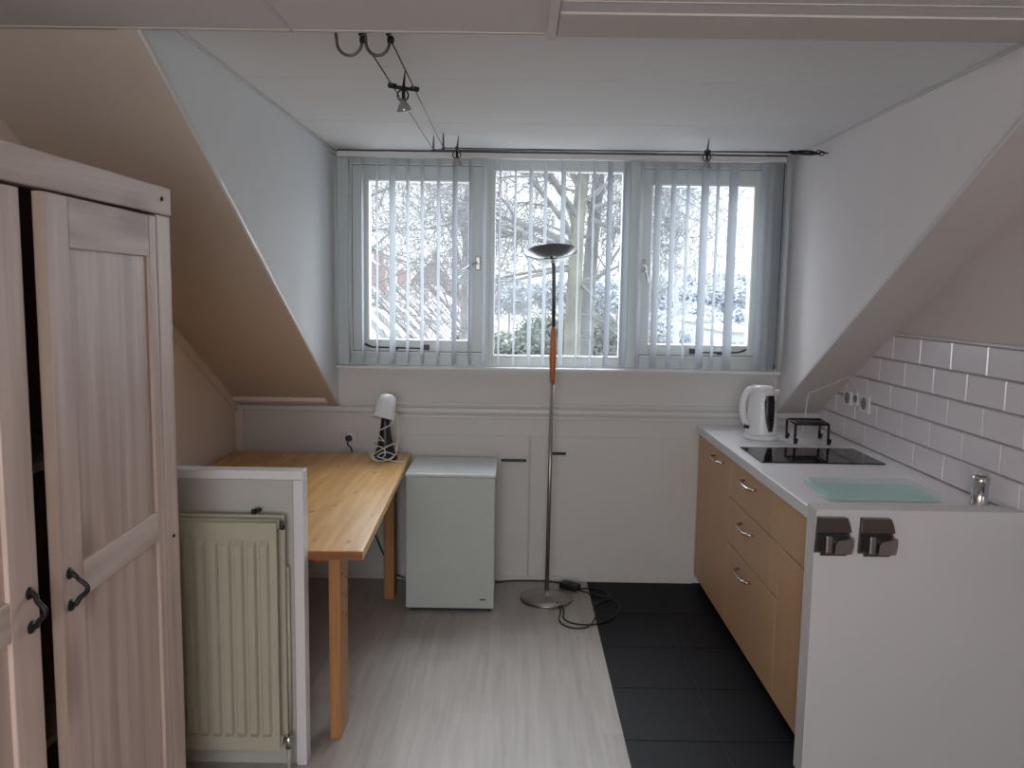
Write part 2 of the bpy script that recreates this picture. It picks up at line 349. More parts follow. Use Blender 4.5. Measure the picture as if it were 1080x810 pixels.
# left casement
def window(i, x0, x1, sash, glass, bead=True):
    fr = struct('window_%d' % i, frame_rect(MB(), x0, FZ0, x1, FZ1, sash[0]-x0, x1-sash[2], sash[1]-FZ0, FZ1-sash[3], D, D+.09), 'frame')
    if bead:
        s_ = frame_rect(MB(), sash[0]-.006, sash[1]-.006, sash[2]+.006, sash[3]+.006, glass[0]-sash[0]+.006, sash[2]-glass[2]+.006, glass[1]-sash[1]+.006, sash[3]-glass[3]+.006, D-.016, D+.06, .004).build('sash', 'frame', fr)
    else: s_ = fr
    g = frame_rect(MB(), glass[0]-.006, glass[1]-.006, glass[2]+.006, glass[3]+.006, .009, .009, .009, .009, D-.020 if bead else D-.004, D+.03, .002).build('glazing_bead', 'whitepl', s_)
    if bead:
        frame_rect(MB(), sash[0]-.016, sash[1]-.016, sash[2]+.016, sash[3]+.016, .006, .006, .006, .006, D-.006, D-.0005, 0).build('rebate_bead', 'whitepl', fr)
        frame_rect(MB(), sash[0]-.0095, sash[1]-.0095, sash[2]+.0095, sash[3]+.0095, .003, .003, .003, .003, D-.0012, D-.0002, 0).build('shadow_gap', 'iron', fr)
    pn = B(glass[0], D+.030, glass[1], glass[2], D+.034, glass[3]).build('pane', 'glass', s_)
    return fr, s_
w1, s1 = window(1, CL, -.150, (-.880, 1.285, -.190, 2.258), (-.797, 1.340, -.262, 2.184))
w2, s2 = window(2, -.150, .598, (-.128, 1.255, .562, 2.250), (-.124, 1.262, .556, 2.246), bead=False)
w3, s3 = window(3, .598, CRt, (.655, 1.285, 1.290, 2.258), (.712, 1.335, 1.250, 2.180))
# window catches: plate and lever
def catch(parent, x, z, lever):
    y = D-.016
    p = B(x-.013, y-.010, z-.035, x+.013, y, z+.035, bev=.004).build('catch_plate', 'steel', parent)
    MB().tube([(x, y-.008, z), (x, y-.035, z), (x+lever[0]*.3, y-.042, z+lever[1]*.2), (x+lever[0], y-.042, z+lever[1])], [.008, .008, .008, .006], 8).build('lever', 'chrome', parent)
catch(s1, -.212, 1.757, (-.085, -.045)); catch(s3, .672, 1.757, (.022, -.09))
# casement stays along the bottom rails
def stay(parent, xa, xb, hook):
    y = D-.022
    MB().tube([(xa, y-.012, 1.315+.003), (xa+hook*.014, y-.016, 1.312), (xa+hook*.045, y-.012, 1.300), (xb, y-.010, 1.296)], [.004, .007, .005, .004], 6)\
        .box(xb-.02, y-.02, 1.288, xb+.02, y+.006, 1.318, bev=.004).box((xa+xb)/2-.015, y-.014, 1.286, (xa+xb)/2+.015, y+.006, 1.302, bev=.003).build('casement_stay', 'black', parent)
stay(s1, -.820, -.49, 1); stay(s3, 1.240, .955, -1)
# sill
struct('trim_7', MB().box(CL+.002, D-.075, 1.183, CRt-.008, D+.01, 1.202, bev=.004).box(CL+.03, D-.02, 1.165, CRt-.03, D, 1.185), 'trim')
# assumed rear window, added to let light in behind the camera
fr4 = struct('window_4', frame_rect(MB(), -.95, .80, .45, 2.1, .05, .05, .05, .05, YB-.10, YB-.02), 'frame')
B(-.91, YB-.062, .84, .41, YB-.058, 2.06).build('pane', 'glass', fr4)

# ------------------------------------------------------------------ vertical blind
vb = thing('vertical_blind', (.22, 4.40, 1.21), 'white vertical louvre blind with open slats across the three windows', 'blind')
B(-.945, 4.372, 2.293, 1.385, 4.412, 2.322, bev=.003).build('head_rail', 'trim', vb)
MB().box(-.945, 4.370, 2.3225, -.88, 4.414, 2.327).box(-.945, 4.371, 2.3222, 1.385, 4.413, 2.3242).box(1.28, 4.370, 2.3225, 1.385, 4.414, 2.328).build('rail_bracket', 'black', vb)
slats = [(-.885, 2), (-.815, 2), (-.739, 2), (-.658, 6.5), (-.578, 3), (-.502, 3.5), (-.417, 3), (-.331, 5), (-.246, 3.5), (-.175, 4), (-.095, 2), (-.015, 2), (.066, 4), (.141, 3.5), (.234, 5),
         (.317, 2), (.392, 2), (.477, 5.5), (.565, 6.5), (.643, 4), (.728, 7), (.808, 5), (.884, 3), (.972, 8), (1.039, 3), (1.119, 9), (1.284, 8.5), (1.354, 9), (1.383, 3)]
ys0 = 4.392
for i, (x, wpx) in enumerate(slats):
    wv = wpx*ys0/869.0
    base = math.atan2(x, ys0)            # sight line to the slat
    a = base + math.asin(min(.9, wv/.089))*(1 if i % 3 else 1)   # slat turned off the sight line
    dx, dy = math.sin(a), math.cos(a)
    hw = .0445; y_c = ys0-.010
    c = Vector((x, y_c, 0)); t = Vector((dx, dy, 0))*hw; nn = Vector((-dy, dx, 0))*.0
    vs = []; K = 5
    zb = 1.216
    for (z) in (zb, 2.285):
        for k in range(K):
            s_ = -1+2*k/(K-1); bow = .004*(1-s_*s_)
            p = c+t*s_+Vector((-t.y, t.x, 0)).normalized()*bow; vs.append((p.x, p.y, z))
        for k in range(K):
            s_ = 1-2*k/(K-1); bow = .004*(1-s_*s_)+.0008
            p = c+t*s_+Vector((-t.y, t.x, 0)).normalized()*bow; vs.append((p.x, p.y, z))
    n2 = 2*K
    m_ = MB().add(vs, [tuple(range(n2)), tuple(range(n2, 2*n2))]+[(k, (k+1) % n2, n2+(k+1) % n2, n2+k) for k in range(n2)])
    m_.build('slat', 'slat', vb)
MB().tube([(.39+.008*math.sin(i*.7), 4.352, 2.29-i*.035) for i in range(30)], .0018, 5).build('pull_cord', 'whitepl', vb)
tag(MB().tube([(1.372, 4.36, 2.29), (1.370, 4.36, 1.30), (1.368, 4.362, 1.245)], .002, 5).lathe([(0, -.028), (.006, -.026), (.005, 0), (0, .002)], (1.368, 4.362, 1.245), 8).build('control_cord', 'darkmetal', vb), 'dark control cord with a small weight')

# ------------------------------------------------------------------ wardrobe
WX = -.93; WY0, WY1 = .92, 2.230; WZ = 1.866
wd = thing('wardrobe', ((XL+WX)/2, 1.575, 0), 'tall whitewashed pine wardrobe with two panelled doors ajar at the left wall', 'wardrobe')
xb = XL+.005
B(xb, WY0, .06, xb+.012, WY1, WZ-.03).build('back_panel', 'ward', wd)
B(xb+.012, WY1-.022, 0, WX-.03, WY1-.002, WZ-.03).build('side_panel', 'ward', wd)
B(xb+.012, WY0+.002, 0, WX-.03, WY0+.022, WZ-.03).build('side_panel', 'ward', wd)
B(xb, WY0-.004, WZ-.03, WX-.002, WY1+.004, WZ-.002, bev=.003).build('top', 'wardh', wd)
fz = MB().box(WX-.030, WY0-.005, 1.793, WX+.003, WY1+.005, WZ, bev=.004)
fz.build('top_rail', 'wardh', wd)
MB().lathe([(0, 0), (.006, 0), (.006, .003), (0, .003)], (WX+.003, WY1-.055, 1.833), 12, mtx=Matrix.Rotation(PI/2, 3, 'Y')).build('peg', 'iron', wd)
B(WX-.032, 2.146, 0, WX, WY1, 1.792, bev=.004).build('stile', 'ward', wd)
B(WX-.032, WY0, 0, WX, 1.0, 1.792, bev=.004).build('stile', 'ward', wd)
B(WX-.032, 1.0, 0, WX-.002, 2.146, .10, bev=.003).build('plinth', 'wardh', wd)
for z in (.12, .62, 1.22): B(xb+.014, WY0+.024, z, WX-.06, WY1-.024, z+.018).build('shelf', 'ward', wd)
MB().lathe([(0, 0), (.005, 0), (.005, .003), (0, .003)], (WX+.001, 2.19, .93), 10, mtx=Matrix.Rotation(PI/2, 3, 'Y')).build('peg', 'iron', wd)
def wdoor(hy, wid, sgn, ang, name='door'):
    """door hinged at y=hy, extending by wid in direction sgn*Y, swung open by ang; local coords then transformed"""
    X0, X1 = -.024, 0.0; z0, z1 = .108, 1.786
    T = Matrix.Translation((WX, hy, 0)) @ Matrix.Rotation(ang*(-sgn), 4, 'Z')
    def bx(mb, ya, za, yb, zb_, x0=X0, x1=X1, bev=.003): return mb.box(x0, sgn*ya, za, x1, sgn*yb, zb_, bev=bev, mtx=T)
    st1, st2 = .045, .090       # hinge stile, meeting stile
    pan = bx(MB(), st1-.01, z0+.06, wid-st2+.01, z1-.06, X0+.004, X1-.009, 0)
    dr = pan.build(name, 'ward', wd)
    [bx(MB(), a, z0, b_, z1).build('door_stile', 'ward', dr) for a, b_ in ((0, st1), (wid-st2, wid))]
    [bx(MB(), st1, a, wid-st2, b_).build('door_rail', 'wardh', dr) for a, b_ in ((z1-.105, z1), (.945, 1.022), (z0, z0+.12))]
    e = MB(); bx(e, wid, z0+.001, wid+.0012, z1-.001, X0+.001, X1-.001, 0); e.build('raw_edge', 'wardraw', dr)
    hyy = wid-.030
    def P(x, y, z): return T @ Vector((x, sgn*y, z))
    h = MB()
    for zz in (.950, 1.018):
        h.lathe([(0, .006), (.010, .005), (.013, 0)], P(0, hyy, zz), 12, mtx=Matrix.Rotation(PI/2, 3, 'Y'))
    h.tube(spline([P(.003, hyy, 1.018), P(.012, hyy, 1.014), P(.017, hyy-.004, 1.004), P(.030, hyy-.006, .992), P(.033, hyy-.006, .984), P(.030, hyy-.006, .976), P(.017, hyy-.004, .964), P(.012, hyy, .954), P(.003, hyy, .950)], 4), .0052, 8)
    h.build('handle', 'iron', dr)
wdoor(2.142, .537, -1, math.radians(2.1)); wdoor(1.004, .547, 1, math.radians(0.4))

# ------------------------------------------------------------------ divider with radiator
dv = thing('divider_panel', ((XL-.69)/2, 2.68, 0), 'low white framed half wall carrying the radiator, beside the wardrobe', 'panel')
B(XL+.003, 2.644, 0, -.72, 2.686, .985).build('board', 'radpanel', dv)
MB().box(XL+.003, 2.632, .986, -.689, 2.688, 1.016, bev=.002).box(-.722, 2.632, 0, -.689, 2.688, .985, bev=.002).build('frame', 'trim', dv)
MB().box(XL+.003, 2.639, .968, -.724, 2.645, .984).box(-.738, 2.639, .03, -.724, 2.645, .968).build('inner_bead', 'radpanel', dv)
rd = thing('radiator', (-1.04, 2.56, .10), 'cream ribbed panel radiator mounted on the low half wall', 'radiator')
rx0, rx1, rz0, rz1 = -1.36, -.752, .106, .868
# ribbed front sheet
mb = MB(); yb0, yb1 = 2.545, 2.530
nr = 14; pitch = (rx1-rx0-.04)/nr
def sheet(y_f, y_b, nseg=6):
    prof = [(rx0, 0)]
    for i in range(nr):
        x = rx0+.02+i*pitch
        prof += [(x+.006, 0), (x+.012, 1), (x+pitch-.008, 1), (x+pitch-.002, 0)]
    prof.append((rx1, 0))
    vs = []; fs = []; rows = [(rz0, 0), (rz0+.045, 0), (rz0+.065, 1), (rz1-.075, 1), (rz1-.055, 0), (rz1, 0)]
    for z, k in rows:
        for x, h in prof: vs.append((x, y_f-(.014*h*k), z))
    n_ = len(prof)
    for i in range(len(rows)-1):
        for j in range(n_-1): fs.append((i*n_+j, i*n_+j+1, (i+1)*n_+j+1, (i+1)*n_+j))
    m_ = MB().add(vs, fs); m_.box(rx0, y_f+.0003, rz0, rx1, y_b, rz1, bev=.006); return m_
sheet(2.538, 2.556).build('front_panel', 'rad', rd)
B(rx0+.01, 2.590, rz0+.006, rx1+.012, 2.606, rz1+.012, bev=.006).build('rear_panel', 'rad', rd)
for zz in (rz1-.012, rz0+.016): MB().tube([(rx0, 2.573, zz), (rx1+.004, 2.573, zz)], .017, 12).build('header_pipe', 'rad', rd)
MB().tube([(rx1+.006, 2.573, rz1-.012), (rx1+.014, 2.573, rz1-.012), ], .010, 10).lathe([(0, .010), (.008, .009), (.010, 0)], (rx1+.012, 2.563, rz1-.020), 10, mtx=Matrix.Rotation(-PI/2, 3, 'X')).build('vent_valve', 'darkmetal', rd)
MB().tube([(-.843, 2.618, rz1+.014), (-.838, 2.606, rz1+.022), (-.820, 2.604, rz1+.024)], .006, 8).tube([(-.846, 2.598, rz1+.020), (-.834, 2.598, rz1+.020)], .009, 8).tube([(-.838, 2.610, rz1+.018), (-.838, 2.644, rz1+.018)], .004, 6).build('bracket', 'iron', rd)
MB().tube([(rx1+.004, 2.573, rz0+.016), (rx1+.022, 2.573, rz0+.016)], .009, 10).tube([(rx1+.02, 2.573, rz0-.01), (rx1+.02, 2.573, rz0+.034)], .011, 10).build('valve', 'chrome', rd)
MB().tube([(rx1+.020, 2.573, rz0-.01), (rx1+.020, 2.573, .0)], .007, 8).tube([(rx1+.012, 2.62, .12), (rx1+.012, 2.62, .70)], .007, 8).build('pipe', 'rad', rd)
for x in (-1.2, -.86): B(x, 2.606, .30, x+.03, 2.6438, .75).build('wall_bracket', 'rad', rd)

# ------------------------------------------------------------------ desk
dk = thing('desk', (-1.03, 3.53, 0), 'honey pine table with knotty top against the left wall and window wall', 'table')
skew = .055/1.70
def dX(x, y): return x-skew*(y-2.69)
def slab(mb, x0, y0, x1, y1, z0, z1):
    p = [(dX(x0, y0), y0), (dX(x1, y0), y0), (dX(x1, y1), y1), (dX(x0, y1), y1)]
    return mb.prism([(a, b_, z0) for a, b_ in p], (0, 0, z1-z0))
slab(MB(), -1.455, 2.745, -.508, 4.39, .7145, .732)
mb = slab(MB(), -1.462, 2.6925, -.505, 4.385, .698, .732); o = mb.build('tabletop', 'desk', dk)
bv = o.modifiers.new('b', 'BEVEL'); bv.width = .003; bv.segments = 2
slab(MB(), -1.462, 2.6905, -.507, 2.6925, .700, .729).build('edge_band', 'deskedge', dk)
slab(MB(), -1.42, 2.80, -.65, 2.825, .655, .698).build('apron', 'deskedge', dk); slab(MB(), -1.42, 4.28, -.62, 4.305, .62, .698).build('apron', 'deskedge', dk)
slab(MB(), -1.42, 2.825, -1.395, 4.28, .62, .698).build('side_rail', 'deskleg', dk); slab(MB(), -.68, 2.93, -.655, 4.17, .655, .698).build('side_rail', 'deskleg', dk)
def desk_leg(x0, y0, x1, y1, holes, side):
    lg = B(x0, y0, 0, x1, y1, .698, bev=.003).build('leg', 'deskleg', dk)
    if holes:
        for k in range(3):
            for (yy, dz) in ((y0+.035, 0), (y0+.095, .03)):
                MB().lathe([(0, .0008), (.006, .0008), (.006, 0)], (x1, yy, .60-dz-k*.072), 12, mtx=Matrix.Rotation(PI/2, 3, 'Y')).build('peg_hole', 'iron', lg)
desk_leg(-.648, 2.80, -.607, 2.93, True, 1); desk_leg(-.672, 4.155, -.618, 4.26, False, 1)
desk_leg(-1.45, 2.83, -1.41, 2.93, False, 1); desk_leg(-1.49, 4.17, -1.45, 4.27, False, 1)

# ------------------------------------------------------------------ small white fridge
fg = thing('mini_fridge', (-.315, 4.22, 0), 'small plain white fridge standing between table and hatch doors', 'fridge')
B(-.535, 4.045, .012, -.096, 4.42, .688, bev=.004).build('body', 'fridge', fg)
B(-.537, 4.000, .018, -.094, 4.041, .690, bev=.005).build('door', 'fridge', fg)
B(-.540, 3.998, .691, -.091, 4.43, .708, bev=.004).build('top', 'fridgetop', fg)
B(-.52, 4.02, 0, -.11, 4.40, .012).build('foot', 'black', fg)
MB().box(-.165, 3.9985, .062, -.135, 4.0, .070).build('badge', 'darkmetal', fg)

# ------------------------------------------------------------------ floor lamp
LX, LY = .180, 4.19
fl = thing('floor_lamp', (LX, LY, 0), 'tall brushed metal uplighter floor lamp with wooden grip, in front of the middle window', 'floor lamp')
MB().lathe([(0, 0), (.128, 0), (.137, .004), (.138, .012), (.130, .018), (.06, .030), (.018, .036), (.012, .05), (0, .05)], (LX, LY, 0), 48).build('base', 'steel', fl)
MB().tube([(LX, LY, .04), (LX+.006, LY, 1.15)], .0105, 14).build('pole', 'steel', fl)
MB().tube([(LX+.008, LY, 1.42), (LX+.006, LY, 1.60), (LX+.003, LY, 1.735), (LX-.004, LY-.004, 1.762), (LX-.012, LY-.006, 1.790)], [.0095, .0095, .0095, .009, .008], 14).build('upper_pole', 'darkmetal', fl)
MB().lathe([(0, 0), (.010, 0), (.014, .05), (.0185, .14), (.017, .20), (.0125, .27), (.010, .295), (0, .295)], (LX+.007, LY, 1.140), 24).build('grip', 'grip', fl)
tilt = Matrix.Rotation(math.radians(19), 3, 'X') @ Matrix.Rotation(math.radians(-5), 3, 'Y')
RB = .133
prof = [(0, -.052), (.03, -.050), (.06, -.043), (.09, -.030), (.115, -.013), (RB, 0)]
MB().lathe(prof, (LX-.012, LY, 1.812), 48, mtx=tilt).build('bowl_shade', 'bowl', fl)
MB().lathe([(a*.985, z+.003) for a, z in prof], (LX-.012, LY, 1.812), 48, mtx=tilt).build('inner_bowl', 'bowlin', fl)
MB().lathe([(0, -.004), (.03, -.002), (.032, .004), (0, .006)], (LX-.012, LY, 1.776), 24, mtx=tilt).build('lamp_socket', 'black', fl)
MB().tube(spline([(.23, 4.10, .022), (.245, 4.03, .004), (.233, 3.896, .004), (.284, 3.818, .004), (.367, 3.833, .004), (.416, 3.964, .004), (.418, 4.089, .004), (.47, 4.16, .004), (.51, 4.20, .004), (.50, 4.30, .004), (.43, 4.36, .004), (.355, 4.32, .010)], 6), .004, 6).build('cord', 'black', fl)
MB().tube(spline([(.245, 4.11, .02), (.262, 4.02, .004), (.256, 3.93, .004), (.30, 3.87, .004), (.40, 3.86, .005), (.50, 3.95, .004), (.552, 4.09, .004), (.52, 4.19, .010), (.44, 4.25, .004), (.355, 4.31, .012)], 6), .004, 6).build('cord', 'black', fl)
MB().tube(spline([(.275, 4.40, .012), (.20, 4.45, .006), (.10, 4.458, .006), (-.02, 4.445, .006), (-.085, 4.42, .006), (-.16, 4.445, .006), (-.5, 4.45, .006)], 6), .0042, 6).build('cord', 'black', fl)
mt = Matrix.Translation((.313, 4.345, .003)) @ Matrix.Rotation(math.radians(-35), 4, 'Z')
MB().box(-.055, -.032, 0, .055, .032, .034, bev=.010, mtx=mt).box(-.012, -.014, .033, .02, .014, .040, bev=.004, mtx=mt).build('foot_dimmer', 'black', fl)

# ------------------------------------------------------------------ desk lamp
QX, QY, QZ = -.672, 4.215, .7325
dl = thing('desk_lamp', (QX, QY, QZ), 'desk lamp with white shade and black cone foot on the pine table', 'lamp')
MB().lathe([(0, 0), (.064, 0), (.066, .006), (.056, .025), (.042, .07), (.030, .13), (.022, .20), (.018, .23), (0, .23)], (QX, QY, QZ), 28).build('foot', 'black', dl)
tl_ = Matrix.Rotation(math.radians(-18), 3, 'X') @ Matrix.Rotation(math.radians(12), 3, 'Y')
pr = [(.058, 0), (.056, .03), (.048, .085), (.038, .118), (.020, .130), (0, .131)]
MB().lathe(pr+[(a*.93, z-.003) for a, z in pr[::-1]]+[(.058, 0)], (QX-.010, QY-.015, QZ+.215), 30, mtx=tl_).build('shade', 'whitepl', dl)
MB().lathe([(0, 0), (.012, .005), (.020, .03), (.012, .06), (0, .065)], (QX-.006, QY-.012, QZ+.222), 16, mtx=tl_).build('bulb', 'whitepl', dl)
cp = []
for i in range(60):
    t = i/59; a = t*2*PI*2.6; rr = .070-.018*t; z = QZ+.012+.075*t+.025*math.sin(a*1.3)
    cp.append((QX+rr*math.cos(a+1.0), QY+rr*math.sin(a+1.0), z))
MB().tube(cp, .0032, 6).tube(spline([cp[-1], (QX-.04, QY-.03, QZ+.15), (QX-.01, QY-.045, QZ+.165), (QX+.035, QY-.02, QZ+.19), (QX+.06, QY+.0, QZ+.24), (QX+.063, QY+.02, QZ+.12), (QX+.06, QY-.04, QZ+.05)], 6), .0030, 6)\
    .tube(spline([cp[0], (QX-.055, QY-.05, QZ+.02), (QX-.03, QY-.075, QZ+.004), (QX+.03, QY-.07, QZ+.012), (QX+.05, QY-.04, QZ+.03), (QX+.01, QY-.065, QZ+.05), (QX-.03, QY-.07, QZ+.03), (QX+.0, QY-.078, QZ+.02), (QX+.06, QY-.08, QZ+.006), (QX+.11, QY-.075, QZ+.004)], 6), .0032, 6)\
    .tube(arc((QX-.03, QY-.062, QZ+.045), .040, 0, 2*PI, 20, (1, 0, 0), (.1, -.25, .9)), .0030, 6).build('cord', 'cordw', dl)

# wall socket with plug over the table
ws = thing('wall_socket', (-.905, D-.012, .77), 'white wall socket with a black plug above the pine table', 'socket')
B(-.955, D-.014, .735, -.865, D-.0005, .830, bev=.004).build('plate', 'trim', ws)
MB().lathe([(.030, 0), (.027, .004), (0, .004)], (-.908, D-.014, .797), 20, mtx=Matrix.Rotation(PI/2, 3, 'X')).build('outlet', 'whitepl', ws)
pg = thing('power_plug', (-.905, D-.03, .79), 'black plug and cord in the socket above the pine table', 'plug')
MB().tube([(-.908, D-.012, .797), (-.908, D-.040, .797)], [.017, .015], 12).box(-.926, D-.046, .785, -.890, D-.030, .811, bev=.005).build('plug', 'black', pg)
MB().tube(spline([(-.905, D-.045, .790), (-.912, D-.055, .770), (-.893, D-.05, .745), (-.885, D-.045, .70), (-.86, D-.04, .55), (-.80, D-.04, .35), (-.755, D-.04, .235), (-.72, D-.04, .15), (-.67, D-.05, .06), (-.60, D-.03, .012), (-.50, D-.03, .006)], 6), .004, 6).build('cord', 'black', pg)

# ------------------------------------------------------------------ kitchen
KX = .994
def bow(mb, y, z, L=.185, x=KX+.014, rad=.0062, out=.034):
    a, b_ = y-L/2, y+L/2
    return mb.tube([(x, a, z), (x-out*.7, a+.008, z), (x-out, a+.028, z), (x-out, b_-.028, z), (x-out*.7, b_-.008, z), (x, b_, z)], rad, 8)
fx = KX+.016
def carcass(t, y0, y1, z1=.858):
    B(fx+.020, y0+.001, .055, XR-.01, y1-.001, z1).build('carcass', 'cabedge', t)
    B(fx+.045, y0+.001, 0, fx+.060, y1-.001, .055).build('plinth', 'black', t)
def front(t, name, y0, y1, z0, z1, hy=None, hz=None):
    o_ = B(fx, y0+.0026, z0+.0026, fx+.018, y1-.0026, z1-.0026, bev=.0012).build(name, 'cab', t)
    if hy: bow(MB(), hy, hz, x=fx).build('handle', 'chrome', o_)
c1 = thing('base_cabinet', (1.32, 4.13, 0), 'birch base cabinet with one tall door at the window wall', 'cabinet')
carcass(c1, 3.800, 4.470); front(c1, 'door', 3.800, 4.465, .055, .855, 4.00, .803)
c2 = thing('drawer_cabinet', (1.32, 3.42, 0), 'birch base cabinet with three drawers and steel bow handles', 'cabinet')
carcass(c2, 3.055, 3.799)
front(c2, 'drawer', 3.055, 3.799, .668, .855, 3.46, .800); front(c2, 'drawer', 3.055, 3.799, .455, .668, 3.47, .603); front(c2, 'drawer', 3.055, 3.799, .055, .455, 3.48, .393)
c3 = thing('sink_cabinet', (1.32, 2.91, 0), 'narrow birch cabinet without handles next to the white end panel', 'cabinet')
carcass(c3, 2.692, 3.054); front(c3, 'drawer_front', 2.692, 3.054, .665, .855); front(c3, 'door', 2.692, 3.054, .055, .665)
wt = thing('worktop', (1.32, 3.61, .86), 'long white kitchen worktop on the birch cabinets', 'worktop')
B(KX+.003, 2.692, .8595, XR+.010, 4.474, .900, bev=.002).build('slab', 'top', wt)
B(KX, 2.692, .860, KX+.003, 4.474, .899).build('edge_strip', 'topedge', wt)
PX = .978
ep = thing('end_panel', (1.5, 2.72, 0), 'large white end panel closing the kitchen run towards the room', 'panel')
B(PX+.003, 2.607, 0, XR+.355, 2.690, .9205, bev=.002).build('board', 'endp', ep)
B(PX, 2.608, 0, PX+.0028, 2.689, .9195).build('edge_strip', 'endedge', ep)
B(PX+.001, 2.606, .9207, XR+.355, 2.691, .9227).build('top_strip', 'endedge', ep)
# wall tiles: bevelled, cut along the roof slope
bm = bmesh.new()
def tile(y0, y1, z0, z1):
    x1 = XR+.009; x0 = XR; bv_ = .0045
    o = [(x1, y0, z0), (x1, y1, z0), (x1, y1, z1), (x1, y0, z1)]; i_ = [(x0, y0+bv_, z0+bv_), (x0, y1-bv_, z0+bv_), (x0, y1-bv_, z1-bv_), (x0, y0+bv_, z1-bv_)]
    a = [bm.verts.new(p) for p in o]; b_ = [bm.verts.new(p) for p in i_]
    bm.faces.new(b_)
    for k in range(4): bm.faces.new((a[k], a[(k+1) % 4], b_[(k+1) % 4], b_[k]))
for rI in range(5):
    z1 = 1.441-rI*.1085; z0 = z1-.1060
    if rI == 4: z0 = .902
    ph = 3.138 if rI % 2 == 0 else 3.017
    for k in range(-4, 7):
        y0 = ph+k*.2425; y1 = y0+.2400
        if y0 > D: continue
        tile(y0, min(y1, D-.001), z0, z1)
bmesh.ops.bisect_plane(bm, geom=bm.verts[:]+bm.edges[:]+bm.faces[:], plane_co=(0, 2.201, 0), plane_no=(0, -1, 0), clear_outer=True)
nrm = Vector((0, -SL, 1)).normalized()
bmesh.ops.bisect_plane(bm, geom=bm.verts[:]+bm.edges[:]+bm.faces[:], plane_co=(0, D, ZK+.005), plane_no=nrm, clear_outer=True)
bmesh.ops.recalc_face_normals(bm, faces=bm.faces[:])
me = bpy.data.meshes.new('wall_right'); bm.to_mesh(me); bm.free(); me.materials.append(M['walltile'])
o = bpy.data.objects.new('wall_right', me); col.objects.link(o); tag(o, kind='structure')
struct('wall_right', MB().prism([(XR+.006, D, .902), (XR+.006, 2.2, .902), (XR+.006, 2.2, 1.445), (XR+.006, 3.62, 1.445), (XR+.006, D, zs(D))], (.0055, 0, 0)), 'tgrout')
struct('trim_8', B(XR-.001, 2.2, 1.4425, XR+.012, 3.64, 1.453, bev=.002), 'trim')

# sockets on the tiles
def tsock(y0, y1, z0, z1, label, n_):
    t = thing('wall_socket', (XR, (y0+y1)/2, z0), label, 'socket', None)
    B(XR-.010, y0, z0, XR-.0002, y1, z1, bev=.003).build('plate', 'whitepl', t)
    for k in range(n_):
        yc = y0+(y1-y0)*(k+.5)/n_; rr = min(.028, (y1-y0)/n_*.42)
        MB().tube(arc((XR-.0105, yc, (z0+z1)/2), rr, 0, 2*PI, 20, (0, 1, 0), (0, 0, 1)), .002, 6).lathe([(rr*.95, .0004), (0, .0004)], (XR-.0105, yc, (z0+z1)/2), 20, mtx=Matrix.Rotation(-PI/2, 3, 'Y')).build('outlet', 'socketgrey', t)
        MB().lathe([(.0035, .001), (0, .001)], (XR-.0105, yc, (z0+z1)/2+.008), 8, mtx=Matrix.Rotation(-PI/2, 3, 'Y')).lathe([(.0035, .001), (0, .001)], (XR-.0105, yc, (z0+z1)/2-.008), 8, mtx=Matrix.Rotation(-PI/2, 3, 'Y')).build('pin_hole', 'black', t)
tsock(3.815, 3.925, 1.065, 1.150, 'white socket on the wall tiles, nearer and larger one of the row', 1)
tsock(3.945, 3.985, 1.085, 1.150, 'narrow white switch between the two sockets on the tiles', 1)
tsock(4.02, 4.115, 1.075, 1.145, 'white socket on the wall tiles, farthest of the row', 1)

# hob
hb = thing('cooktop', (1.31, 3.62, .90), 'flat black ceramic cooktop set in the white worktop', 'cooktop')
B(1.050, 3.450, .9003, 1.578, 3.795, .9055, bev=.002).build('glass_plate', 'hob', hb)
mb = MB()
for (x, y, rr) in ((1.18, 3.70, .075), (1.42, 3.70, .09), (1.42, 3.54, .07)):
    mb.lathe([(rr, .0), (rr, .0003), (rr+.0018, .0003), (rr+.0018, 0)], (x, y, .9055), 40)
mb.box(1.12, 3.475, .9055, 1.28, 3.478, .9058); mb.build('zone_marking', 'hobmark', hb)

# kettle
kx, ky, kz = 1.222, 4.06, .9004
kt = thing('kettle', (kx, ky, kz), 'white electric kettle with dark water window on the worktop', 'kettle')
MB().lathe([(0, 0), (.082, 0), (.085, .006), (.084, .018), (.075, .024), (0, .024)], (kx, ky, kz), 32).build('power_base', 'whitepl', kt)
bp_ = [(0, .025), (.078, .025), (.078, .035), (.072, .09), (.068, .15), (.065, .20), (.063, .232), (.055, .246), (.03, .254), (0, .255)]
MB().lathe(bp_, (kx+.004, ky, kz), 36).build('body', 'whitepl', kt)
MB().lathe([(0, .255), (.02, .266), (.045, .262), (.058, .248), (.050, .244)], (kx+.002, ky, kz), 28).box(kx-.045, ky-.013, kz+.250, kx-.005, ky+.013, kz+.268, bev=.006).build('lid', 'whitepl', kt)
MB().add(
    [(kx+.045, ky-.034, kz+.241), (kx+.086, ky-.004, kz+.247), (kx+.045, ky+.034, kz+.241), (kx+.066, ky, kz+.150), (kx+.02, ky, kz+.2)], [(0, 1, 3), (1, 2, 3), (0, 1, 2), (0, 3, 4), (2, 4, 3)]).build('spout', 'whitepl', kt)
hp = spline([(kx-.045, ky-.015, kz+.252), (kx-.075, ky-.020, kz+.243), (kx-.095, ky-.022, kz+.205), (kx-.100, ky-.022, kz+.150), (kx-.088, ky-.02, kz+.095), (kx-.068, ky-.016, kz+.070)], 6)
MB().tube(hp, [.013+.004*math.sin(i/len(hp)*PI) for i in range(len(hp))], 12).build('handle', 'whitepl', kt)
wp = [(a+.0025, z) for a, z in ((.0775, .045), (.073, .09), (.069, .15), (.0665, .19), (.0645, .222))]
m_ = MB(); rows = []
